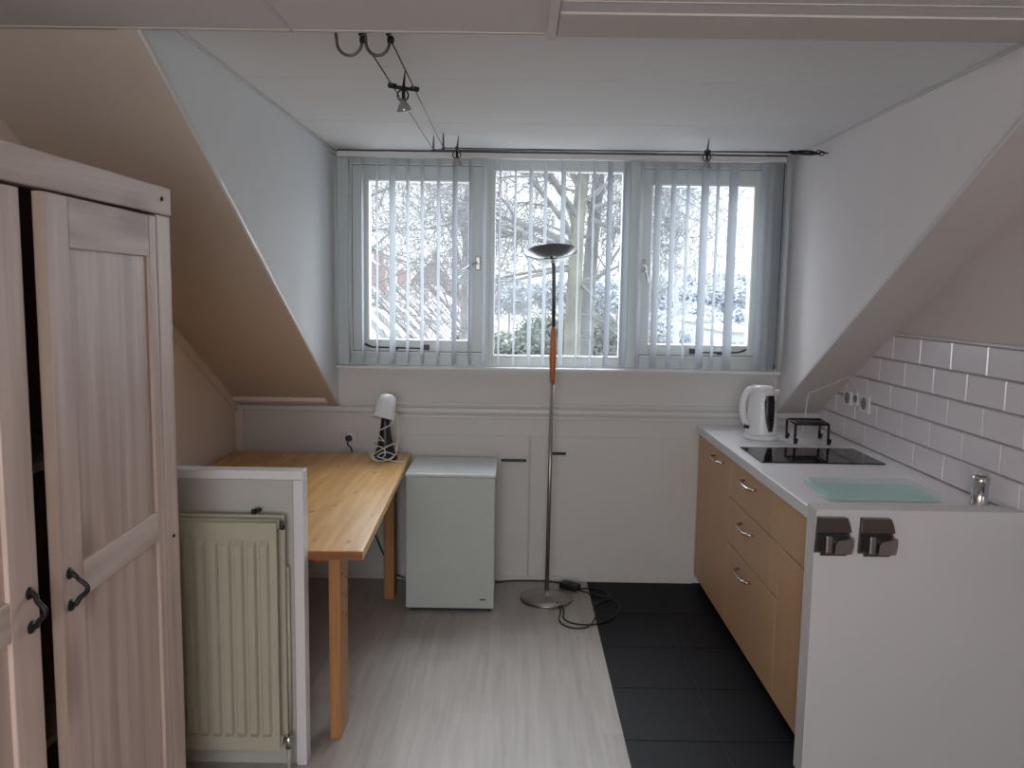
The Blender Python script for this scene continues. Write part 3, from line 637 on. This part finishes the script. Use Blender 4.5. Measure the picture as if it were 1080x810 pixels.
a0, a1 = math.radians(-99), math.radians(-50)
vs = []; fs = []; K = 6
for j, (rr, z) in enumerate(wp):
    hw = [.35, .7, .9, 1.0, .75][j]; ac = (a0+a1)/2
    for k in range(K+1):
        a = ac+(k/K-.5)*(a1-a0)*hw; vs.append((kx+.004+rr*math.cos(a), ky+rr*math.sin(a), kz+z))
for j in range(len(wp)-1):
    for k in range(K): fs.append((j*(K+1)+k, j*(K+1)+k+1, (j+1)*(K+1)+k+1, (j+1)*(K+1)+k))
m_.add(vs, fs, True); tag(m_.build('water_window', 'hob', kt), 'dark water level window')
MB().tube([(kx-.068, ky-.03, kz+.060), (kx-.090, ky-.035, kz+.066)], [.008, .010], 8).build('switch', 'black', kt)
MB().tube(spline([(kx+.08, ky+.03, kz+.008), (kx+.16, ky+.05, kz+.004), (kx+.22, ky+.10, kz+.004), (kx+.255, ky+.13, kz+.03), (kx+.268, ky+.14, kz+.10), (kx+.272, ky+.14, kz+.185)], 6), .003, 6).build('cord', 'cordw', kt)

# black trivet stand
tv = thing('pot_stand', (1.43, 3.98, .90), 'black metal four-legged stand behind the cooktop', 'stand')
px = ((1.34, 3.900), (1.495, 3.890), (1.515, 4.06), (1.350, 4.055)); zt = 1.000
m_ = MB()
for i in range(4):
    a, b_ = px[i], px[(i+1) % 4]; m_.tube([(a[0], a[1], zt), (b_[0], b_[1], zt)], .006, 6)
m_.prism([(1.365, 3.94, zt-.003), (1.49, 3.935, zt-.003), (1.495, 4.02, zt-.003), (1.37, 4.02, zt-.003)], (0, 0, .006))
m_.tube([(1.34, 3.90, zt), (1.37, 3.95, zt)], .005, 6).tube([(1.495, 3.89, zt), (1.485, 3.94, zt)], .005, 6)
m_.build('frame', 'iron', tv)
for (x, y) in px:
    MB().tube([(x, y, zt), (x, y, .9045)], .0062, 8).tube([(x, y, .9115), (x+.010, y-.002, .9115)], .010, 8).tube([(x+.010, y-.002, .912), (x+.010, y-.002, .930)], .0055, 8).build('leg', 'iron', tv)

# aqua glass board, tap
gb = thing('glass_cutting_board', (1.29, 2.95, .90), 'aqua glass board lying on the worktop in front of the cooktop', 'cutting board')
B(1.098, 2.815, .9045, 1.490, 3.070, .9265, bev=.001).build('plate', 'aqua', gb)
B(1.0985, 2.8155, .9022, 1.4895, 3.0695, .9044).build('frosted_back', 'aquaedge', gb)
for x, y in ((1.12, 2.84), (1.47, 2.84), (1.12, 3.05), (1.47, 3.05)): MB().lathe([(0, 0), (.008, 0), (.008, .002), (0, .002)], (x, y, .9002), 12).build('rubber_foot', 'whitepl', gb)
tp_ = thing('tap', (1.612, 2.80, .90), 'chrome tap standing at the tiles behind the end panel', 'tap')
MB().lathe([(0, 0), (.031, 0), (.031, .005), (.027, .010), (.026, .072), (.029, .076), (.029, .094), (.022, .102), (0, .104)], (1.607, 2.795, .9002), 24).build('body', 'chrome', tp_)
MB().tube([(1.607, 2.81, .925), (1.612, 2.835, .930), (1.618, 2.850, .928), (1.618, 2.853, .918)], .009, 12).build('spout', 'chrome', tp_)
B(1.592, 2.770, 1.0045, 1.622, 2.82, 1.013, bev=.003).build('lever', 'chrome', tp_)

# towel holders on the end panel
for i, (x0, zt_, lab) in enumerate(((.980, .901, 'brushed steel towel clip on the white end panel, nearest the cabinet corner'), (1.120, .900, 'brushed steel towel clip on the white end panel, right of the other'))):
    th = thing('towel_holder', (x0+.06, 2.6067, zt_-.14), lab, 'towel holder', 'towel clips on the end panel')
    yf = 2.6065; W_, H_ = .112, .128
    # arched body: outline with bulged right edge, shade of the hollow as a black sheet
    def outl(s=1): 
        pts = [(x0, 0), (x0+W_*.80, 0)]
        for k in range(1, 9):
            t = k/9; pts.append((x0+W_*.80+W_*.20*math.sin(t*PI*.62)/1.0, -H_*t))
        pts += [(x0+W_*.86, -H_), (x0+W_*.14, -H_), (x0+W_*.14, -H_*.92), (x0-.004, -H_*.92)]
        return pts
    MB().prism([(x, yf, zt_+z) for x, z in outl()], (0, -.010, 0)).build('back_plate', 'darksteel', th)
    MB().prism([(x, yf-.010, zt_+z) for x, z in [(x0+.002, 0), (x0+W_*.82, 0), (x0+W_*.90, -H_*.18), (x0+W_*.95, -H_*.36), (x0+.0, -H_*.36)]], (0, -.014, 0)).build('top_plate', 'darksteel', th)
    B(x0+W_*.20, yf-.034, zt_-H_*.90, x0+W_*.38, yf-.010, zt_-H_*.44, bev=.004).build('clamp_strip', 'steel', th)
    MB().prism([(x, yf-.010, zt_+z) for x, z in [(x0+W_*.46, -H_*.90), (x0+W_*.48, -H_*.66), (x0+W_*.56, -H_*.56), (x0+W_*1.0, -H_*.50), (x0+W_*1.0, -H_*.72), (x0+W_*.95, -H_*.90)]], (0, -.024, 0)).build('side_tab', 'steel', th)
    B(x0+W_*.03, yf-.012, zt_-H_*.86, x0+W_*.86, yf-.0102, zt_-H_*.365).build('slot_shade', 'black', th)  # flat black sheet painting the shade inside the clip

# white cord running up onto the slope above the worktop
y_a = 4.21
cd = tag(MB().tube(spline([(1.500, 4.205, 1.085), (1.503, 4.205, zs(4.205)-.012), (1.53, 4.16, zs(4.16)-.008), (1.58, 4.10, zs(4.10)-.006), (1.63, 4.02, zs(4.02)-.008), (1.648, 3.95, 1.152)], 6), .0035, 6).build('white_cable', 'cordw'), 'white cord looping across the slope above the black pot stand', 'cable')

# ------------------------------------------------------------------ low-voltage cable lighting
cl = thing('cable_light_track', (-.1, 3.2, 2.25), 'two-wire low voltage cable track running from the ceiling edge along the window', 'lighting cable')
zw = 2.268
S1 = (-.424, 2.30, 2.2395+.034); S2 = (-.350, 2.30, 2.274)
P1 = Vector((-.403, 3.97, 2.265)); P2 = Vector((-.351, 3.90, 2.262)); E1 = Vector((1.405, 3.94, 2.273)); E2 = Vector((1.405, 3.90, 2.262))
MB().tube([S1, P1], .0022, 5).tube([S2, P2], .0022, 5).build('wire', 'darkmetal', cl)
MB().tube([P1, E1-Vector((.13, 0, 0))], .0026, 5).tube([P2, E2-Vector((.13, 0, 0))], .0026, 5).build('wire', 'darkmetal', cl)
for P in (P1, P2):
    MB().tube([P-Vector((0, 0, .006)), P+Vector((0, 0, .02)), (P.x, P.y, ZD)], [.0045, .0045, .0022], 8).lathe([(0, -.008), (.008, -.004), (.008, .004), (0, .008)], P, 10).build('standoff', 'darkmetal', cl)
# U-shaped end hooks with clamps
for (x, y, z, wd_) in ((S1[0], S1[1], S1[2], .068), (S2[0], S2[1], S2[2], .064)):
    pts = arc((x-wd_/2-.002, y-.004, z-.006), wd_/2, 0, -PI, 14, (1, 0, 0), (0, 0, 1), ry=.036)
    pts = pts+[(x-wd_-.003, y-.012, z+.015), (x-wd_-.004, y-.035, ZM+.045)]
    MB().tube(pts, .0042, 8).build('end_hook', 'darkmetal', cl)
    MB().lathe([(0, -.011), (.009, -.008), (.010, .004), (.006, .010), (0, .012)], (x, y, z), 12).tube([(x-.012, y, z+.012), (x, y, z+.018), (x, y-.01, z+.026)], .004, 6).build('clamp', 'iron', cl)
# turnbuckles at the right end
for (P, dz) in ((E1, 0), (E2, -.0)):
    x = P.x; m_ = MB()
    m_.tube([(x-.15, P.y, P.z), (x-.12, P.y, P.z)], .007, 8).tube(arc((x-.075, P.y, P.z), .045, 0, 2*PI, 18, (1, 0, 0), (0, .12, .16)), .0035, 6, closed=False)
    m_.tube([(x-.05, P.y, P.z), (x-.02, P.y, P.z)], .0035, 6).tube(arc((x-.012, P.y, P.z), .010, .4, 2*PI-.4, 12, (1, 0, 0), (0, 0, 1)), .0025, 6)
    m_.tube([(x-.004, P.y, P.z), (CRt-.002, P.y, P.z+.002)], .003, 6).lathe([(0, -.009), (.009, 0), (0, .009)], (x-.135, P.y, P.z), 8)
    m_.build('turnbuckle', 'iron', cl)
def lerp(a, b_, t): return Vector(a)+(Vector(b_)-Vector(a))*t
def spotlight(pa, pb, aim, label, ln=.062):
    pa, pb = Vector(pa), Vector(pb); mid = (pa+pb)/2; d = (pb-pa).normalized()
    s_ = thing('spotlight', mid, label, 'spotlight', 'spotlights on the wire track')
    ax = Vector(aim).normalized()
    bar = MB().tube([pa-d*.012-Vector((0, 0, .003)), pb+d*.012-Vector((0, 0, .003))], .0060, 8).tube([pa-d*.014, pa+d*.012], .0085, 8).tube([pb-d*.012, pb+d*.014], .0085, 8)
    bar.build('cross_bar', 'iron', s_)
    MB().tube([mid, mid+Vector((.006, 0, ln))], [.0055, .001], 8).build('spike', 'iron', s_)
    rc = mid-Vector((.002, 0, .026))
    MB().tube(arc(rc, .018, 0, 2*PI, 20, (1, 0, 0), (0, 0, 1)), .0028, 6).tube([mid, mid-Vector((0, 0, .045))], .006, 8).build('yoke', 'iron', s_)
    q = Vector((0, 0, 1)).rotation_difference(-ax).to_matrix()
    hc = rc-Vector((0, 0, .020))
    MB().lathe([(.006, .006), (.010, 0), (.017, -.010), (.023, -.022), (.0255, -.030), (.024, -.030), (.016, -.012), (.004, -.006)], hc, 20, mtx=q).build('reflector', 'bowl', s_)
    MB().lathe([(.024, -.028), (.015, -.033), (0, -.035)], hc, 20, mtx=q).build('lens', 'whitepl', s_)
    return s_
t1 = (2.80-2.30)/(P1.y-2.30)
spotlight(lerp(S1, P1, .29), lerp(S2, P2, .325), (.15, .25, -1), 'small reflector spotlight hanging from the wires near the ceiling edge')
spotlight(lerp(P1, E1, .062)+Vector((0, 0, 0)), lerp(P2, E2, .036), (.1, .3, -1), 'small spotlight on the wires above the left window')
spotlight(lerp(P1, E1, .705), lerp(P2, E2, .697), (0, .3, -1), 'small spotlight on the wires above the right window')

# ------------------------------------------------------------------ outdoors
GZ = -7.0
tag(MB().box(-120, 6, GZ-.5, 120, 160, GZ).build('ground', 'ground'), 'frosty winter ground seen below the windows', 'ground', kind='structure')
def tree(name, base, label, trunk_pts, rads, rnd, levels, mats, group=None, br=None, spread=(35, 65), droop=0, twig_r=.006):
    t = thing(name, base, label, 'tree', group)
    R = random.Random(rnd)
    tk = MB(); tk.tube(spline(trunk_pts, 5), [rads[0]+(rads[1]-rads[0])*i/(5*(len(trunk_pts)-1)) for i in range(5*(len(trunk_pts)-1)+1)], 10)
    limb = MB(); tw = MB()
    def branch(p, d, L, rad, lev, mbx):
        nseg = 6 if lev > 1 else 5; pts = [p.copy()]; dd = d.normalized(); kids = []
        for i in range(nseg):
            dd = (dd+Vector((R.uniform(-1, 1), R.uniform(-1, 1), R.uniform(-.7, .9)-droop))*.24).normalized()
            p = p+dd*(L/nseg); pts.append(p.copy()); kids.append((p.copy(), dd.copy(), (i+1)/nseg))
        (limb if rad > .02 else tw).tube(pts, [max(twig_r*.55, rad*(1-.75*i/nseg)) for i in range(nseg+1)], 5 if rad > .02 else 3, cap=False)
        if lev > 0:
            nk = levels['n'][lev]
            for k in range(nk):
                q, dq, tt = kids[R.randrange(1 if nk > 2 else 0, nseg)]
                a = math.radians(R.uniform(*spread)); ax = dq.orthogonal().normalized(); ax.rotate(Matrix.Rotation(R.uniform(0, 2*PI), 3, dq))
                nd = dq*math.cos(a)+ax*math.sin(a)
                branch(q, nd, L*R.uniform(.45, .72), max(twig_r, rad*.52*(1-.4*tt)), lev-1, mbx)
    for (p, d, L, rad, lev) in br: branch(Vector(p), Vector(d), L, rad, lev, limb)
    tk.build('trunk', mats[0], t)
    if limb.v: limb.build('branches', mats[1], t)
    if tw.v:
        o_ = tw.build('twigs', mats[2], t); o_['kind'] = 'stuff'
    return t
def at(px_, py_, y):   # room point seen at that place of the photograph at depth y, used to place the limbs of the tree
    d = f+r2*((px_-540)/CF)-u2*((py_-405)/CF); k = y/d.y
    return Vector((0, 0, CH))+d*k
TY = 15.0
tp0 = at(606, 372, TY); tb = Vector((tp0.x, TY, GZ))
lv = {'n': {4: 5, 3: 5, 2: 6, 1: 4}}
br = []
for (a, b_, rad, y2) in (((604, 262), (545, 215), .085, TY), ((603, 250), (560, 190), .06, TY-1), ((600, 285), (530, 300), .05, TY-.6), ((606, 240), (575, 170), .06, TY+.6), ((612, 215), (650, 190), .05, TY), ((622, 230), (668, 250), .05, TY+.5),
                         ((600, 330), (560, 345), .03, TY+1), ((612, 300), (660, 330), .04, TY-.5), ((612, 200), (560, 130), .06, TY+.3), ((628, 195), (660, 140), .05, TY-1), ((604, 262), (500, 255), .06, TY+1.5), ((625, 220), (690, 200), .05, TY+1.4), ((605, 280), (480, 330), .04, TY+2), ((600, 300), (650, 290), .035, TY+1), ((611, 230), (520, 150), .06, TY-1.5)):
    p = at(*a, TY); q = at(*b_, y2); br.append((p, q-p, (q-p).length*1.35, rad, 4))
tree('bare_tree', tb, 'big bare tree with forked trunk behind the middle window', [tb, at(602, 500, TY), at(603, 372, TY), at(606, 300, TY), at(609, 240, TY), at(615, 180, TY), at(618, 100, TY)], (.17, .10), 3, lv, ('barkivy', 'bark', 'twig'), br=br, twig_r=.0075)
# the second stem as part of a neighbour tree close beside it
tb2 = Vector((at(618, 372, TY+1).x, TY+1, GZ)); br = []
for (a, b_, rad, y2) in (((622, 300), (665, 270), .05, TY+2), ((628, 230), (600, 170), .05, TY+1), ((630, 210), (670, 160), .05, TY+1), ((618, 330), (650, 350), .03, TY+.5), ((626, 250), (570, 240), .04, TY+2)):
    p = at(*a, TY+1); q = at(*b_, y2); br.append((p, q-p, (q-p).length*1.3, rad, 4))
tree('bare_tree', tb2, 'bare leaning tree just right of the big forked one', [tb2, at(616, 420, TY+1), at(619, 340, TY+1), at(624, 260, TY+1), at(631, 190, TY+1), at(637, 100, TY+1)], (.17, .10), 5, {'n': {4: 4, 3: 5, 2: 5, 1: 4}}, ('bark', 'bark', 'twig'), br=br, twig_r=.0075)
# tree outside the left window, trunk hidden by the wall
T3 = 13.0; tb3 = Vector((-4.0, T3, GZ)); br = []
for (a, b_, rad, y2) in (((330, 330), (415, 275), .04, T3), ((320, 290), (430, 250), .04, T3+1), ((320, 260), (420, 220), .04, T3), ((315, 220), (450, 200), .045, T3+1), ((320, 230), (400, 180), .04, T3), ((320, 300), (440, 320), .025, T3+2), ((320, 240), (470, 260), .03, T3+3), ((330, 210), (420, 150), .04, T3+.5)):
    p = at(*a, T3); q = at(*b_, y2); br.append((p, q-p, (q-p).length*1.1, rad, 3))
tree('bare_tree', tb3, 'bare tree reaching branches in from beyond the left window edge', [tb3, (-3.9, T3, -3), at(300, 330, T3), at(310, 230, T3), at(320, 140, T3)], (.2, .09), 8, {'n': {3: 5, 2: 5, 1: 4}}, ('bark', 'bark', 'twig'), br=br, twig_r=.0065)
# upper right of the left window: thin bush of another crown
T4 = 19.0; tb4 = Vector((at(487, 300, T4).x, T4, GZ)); br = []
for (a, b_, y2) in (((490, 330), (470, 270), T4), ((490, 290), (465, 215), T4), ((491, 260), (480, 190), T4), ((492, 300), (520, 230), T4+1), ((490, 350), (460, 330), T4-1), ((490, 240), (455, 190), T4+1), ((490, 350), (510, 320), T4)):
    p = at(*a, T4); q = at(*b_, y2); br.append((p, q-p, (q-p).length*1.2, .035, 3))
tree('bare_tree', tb4, 'slim bare tree standing between the left and middle windows', [tb4, at(488, 400, T4), at(490, 300, T4), at(492, 200, T4)], (.12, .05), 12, {'n': {3: 6, 2: 6, 1: 4}}, ('bark', 'bark', 'twig'), br=br, twig_r=.007)
# far pale tree in the right window
T5 = 34.0; tb5 = Vector((at(712, 300, T5).x, T5, GZ)); br = []; RR = random.Random(4)
for k in range(22):
    y0 = RR.uniform(215, 340); a = (712+RR.uniform(-4, 4), y0); b_ = (712+RR.uniform(-48, 38), y0-RR.uniform(5, 75))
    p = at(*a, T5); q = at(*b_, T5+RR.uniform(-2, 2)); br.append((p, q-p, (q-p).length*1.1, .05, 3))
tree('bare_tree', tb5, 'pale distant bare tree with dense twigs in the right window', [tb5, at(712, 400, T5), at(713, 300, T5), at(715, 200, T5)], (.2, .05), 21, {'n': {3: 5, 2: 5, 1: 4}}, ('twighaze', 'twighaze', 'twighaze'), br=br, twig_r=.014)

# bushes and evergreens low in the middle window: crowns of many small leaf clumps
def bush(name, c, rx, ry, rz, n_, m, label, cat, seed, sz=.07, group=None):
    R = random.Random(seed); m_ = MB(); lobes = [(Vector((R.uniform(-.7, .7), R.uniform(-.6, .6), R.uniform(-.3, .75))), R.uniform(.3, .5)) for _ in range(14)]
    for i in range(n_):
        lc, lr = lobes[R.randrange(len(lobes))]
        d = Vector((R.gauss(0, 1), R.gauss(0, 1), R.gauss(0, 1))).normalized()*lr*R.uniform(.6, 1.0); d += lc
        p = Vector((c[0]+d.x*rx, c[1]+d.y*ry, c[2]+d.z*rz))
        a = Vector((R.uniform(-1, 1), R.uniform(-1, 1), R.uniform(-1, 1))).normalized()*sz; b_ = a.orthogonal().normalized()*sz*.6
        m_.add([p-a, p+b_, p+a, p-b_], [(0, 1, 2, 3)])
    t = thing(name, (c[0], c[1], GZ), label, cat, group)
    m_.build('foliage', m, t)
    MB().tube([(c[0], c[1], GZ), (c[0]+.1, c[1], c[2])], [.18, .08], 8).build('trunk', 'bark', t)
    return t
bush('shrub', (at(540, 345, 22).x, 22, -.9), 1.7, 1.5, 1.5, 9000, 'evergreen', 'grey green shrub low behind the left part of the middle window', 'shrub', 1)
bush('shrub', (at(578, 335, 27).x, 27, -.5), 2.0, 1.5, 1.7, 9000, 'evergreen', 'grey green shrub behind the lamp grip, between the other two', 'shrub', 2)
bush('shrub', (at(648, 345, 24).x, 24, -.8), 1.6, 1.5, 1.7, 9000, 'evergreen', 'grey green shrub low behind the right part of the middle window', 'shrub', 3)

# terraced houses in the left window: brown-red slopes with white raised verges
hs = []
for k in range(5):
    y0 = 23+k*7.0; y1 = y0+7.0; xr, zr, xe, ze = -5.6+.05*k, 1.75, -2.75, -1.35
    if k == 4: zr += .3
    t = thing('terraced_house', (-5.6, (y0+y1)/2, GZ), 'brick terraced house with white verges, %s of the row outside the left window' % ('nearest', 'second nearest', 'middle one', 'second farthest', 'farthest')[k], 'house', 'terraced houses outside the left window')
    B(2*xr-xe, y0+.02, GZ, xe, y1-.02, ze).build('wall', 'brick', t)
    MB().prism([(xe+.25, y0+.02, ze-.12), (xr, y0+.02, zr), (2*xr-xe, y0+.02, ze), (2*xr-xe, y0+.02, ze-.3), (xe+.25, y0+.02, ze-.3)], (0, y1-y0-.04, 0)).build('roof', 'roofred', t)
    MB().prism([(xe+.35, y0, ze-.20), (xr, y0, zr+.12), (xr, y0, zr+.26), (xe+.35, y0, ze-.02)], (0, .3, 0)).build('verge', 'housewhite', t)
    for (yy, s0, s1) in ((y0+2.2, .25, .62), (y0+4.6, .30, .60)):
        def sp_(s, h): return (xr+(xe-xr)*s+h*.5, yy, zr+(ze-zr)*s+h)
        rl = MB().prism([sp_(s0, .04), sp_(s1, .04), sp_(s1, .16), sp_(s0, .16)], (0, 1.1, 0)).build('roof_window', 'housewhite', t)
        MB().prism([sp_(s0+.06, .17), sp_(s1-.06, .17), sp_(s1-.06, .18), sp_(s0+.06, .18)], (0, .9, 0)).build('pane', 'houseglass', rl)
    for zz in (-3.0, -5.6):
        for yy in (y0+1.2, y0+4.2):
            wn_ = B(xe, yy, zz, xe+.06, yy+1.5, zz+1.3).build('window', 'housewhite', t); B(xe+.06, yy+.1, zz+.1, xe+.08, yy+1.4, zz+1.2).build('pane', 'houseglass', wn_)
    if k in (1, 2, 4): B(xr-.3, y0+3.0, zr-.3, xr+.3, y0+3.7, zr+.85).build('chimney', 'brick', t)
# extension with blue-grey flat roof and white fence panels
ex = thing('house_extension', (-1.6, 27, GZ), 'white boarded annex with blue grey flat roof below the terraced roofs', 'annex')
B(-2.4, 27.5, GZ, -1.25, 30.5, -.75).build('wall', 'housewhite', ex); B(-2.48, 27.4, -.75, -1.15, 30.6, -.55).build('roof', 'housegrey', ex)
m_ = MB()
for k in range(5): m_.box(-2.3+k*.22, 27.44, GZ+.5, -2.24+k*.22, 27.5, -.8)
m_.build('batten', 'housegrey', ex)
# distant gabled houses
for k, (pxc, yy, wd_, zt_, lab) in enumerate(((400, 70, 5, 4.0, 'distant brick house with gable, left of the far pair'), (460, 80, 5.5, 4.4, 'distant brick house with gable, right of the far pair'))):
    c = at(pxc, 300, yy); t = thing('distant_house', (c.x, yy, GZ), lab+' beyond the terrace', 'house')
    B(c.x-wd_/2, yy-4, GZ, c.x+wd_/2, yy+4, 1.6).build('wall', 'brick', t)
    MB().prism([(c.x-wd_/2-.2, yy-4.3, 1.55), (c.x, yy-4.3, zt_), (c.x+wd_/2+.2, yy-4.3, 1.55)], (0, 8.6, 0)).build('roof', 'roofred', t)
    for q in (-1.6, 1.0):
        wn_ = B(c.x+q, yy-4.08, -.4, c.x+q+1.1, yy-4, 1.0).build('window', 'housewhite', t); B(c.x+q+.1, yy-4.1, -.3, c.x+q+1.0, yy-4.08, .9).build('pane', 'houseglass', wn_)
    B(c.x-.4, yy-.4, zt_-.6, c.x+.4, yy+.4, zt_+.9).build('chimney', 'brick', t)
# low white buildings in the right window
for k, (p0, p1, yy, zt_, lab) in enumerate(((734, 758, 52, -.1, 'low white building with flat roof, left one seen in the right window'), (768, 800, 42, -.25, 'low white building with flat roof, right one seen in the right window'))):
    a = at(p0, 340, yy).x; b_ = at(p1, 340, yy).x
    t = thing('flat_roofed_building', ((a+b_)/2, yy+3, GZ), lab, 'building')
    B(a, yy, GZ, b_, yy+6, zt_).build('wall', 'housewhite', t); B(a-.15, yy-.15, zt_, b_+.15, yy+6.15, zt_+.22).build('roof', 'housewhite', t)
    for q in range(3):
        xx = a+(b_-a)*(.12+.3*q); wn_ = B(xx, yy-.05, zt_-1.5, xx+(b_-a)*.16, yy, zt_-.5).build('window', 'housegrey', t)
# far woodland, its mist put into the pale colour: separate crowns
R = random.Random(9)
for k in range(9):
    yy = 78+(k % 4)*6.5; c = at(672+k*17, 305, yy)
    bush('distant_tree', (c.x, yy, .6+R.uniform(-.6, .8)), 2.6, 2, 2.6, 3500, 'woodhaze', 'haze-tinted tree in the far tree line of the right window', 'tree', 30+k, sz=.24, group='misty tree line')
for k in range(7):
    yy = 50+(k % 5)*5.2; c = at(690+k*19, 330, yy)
    bush('distant_tree', (c.x, yy, -1.6+R.uniform(-.5, .5)), 2.2, 2, 2.0, 3000, 'woodhaze', 'haze-tinted tree in the nearer hedge line of the right window', 'tree', 60+k, sz=.2, group='misty hedge line')
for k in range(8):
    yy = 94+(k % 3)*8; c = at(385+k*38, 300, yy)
    bush('distant_tree', (c.x, yy, .2+R.uniform(-.6, .6)), 3.6, 2, 2.6, 3500, 'woodhaze', 'pale bare tree of the far line behind the houses and garden', 'tree', 90+k, sz=.24, group='far trees behind the garden')
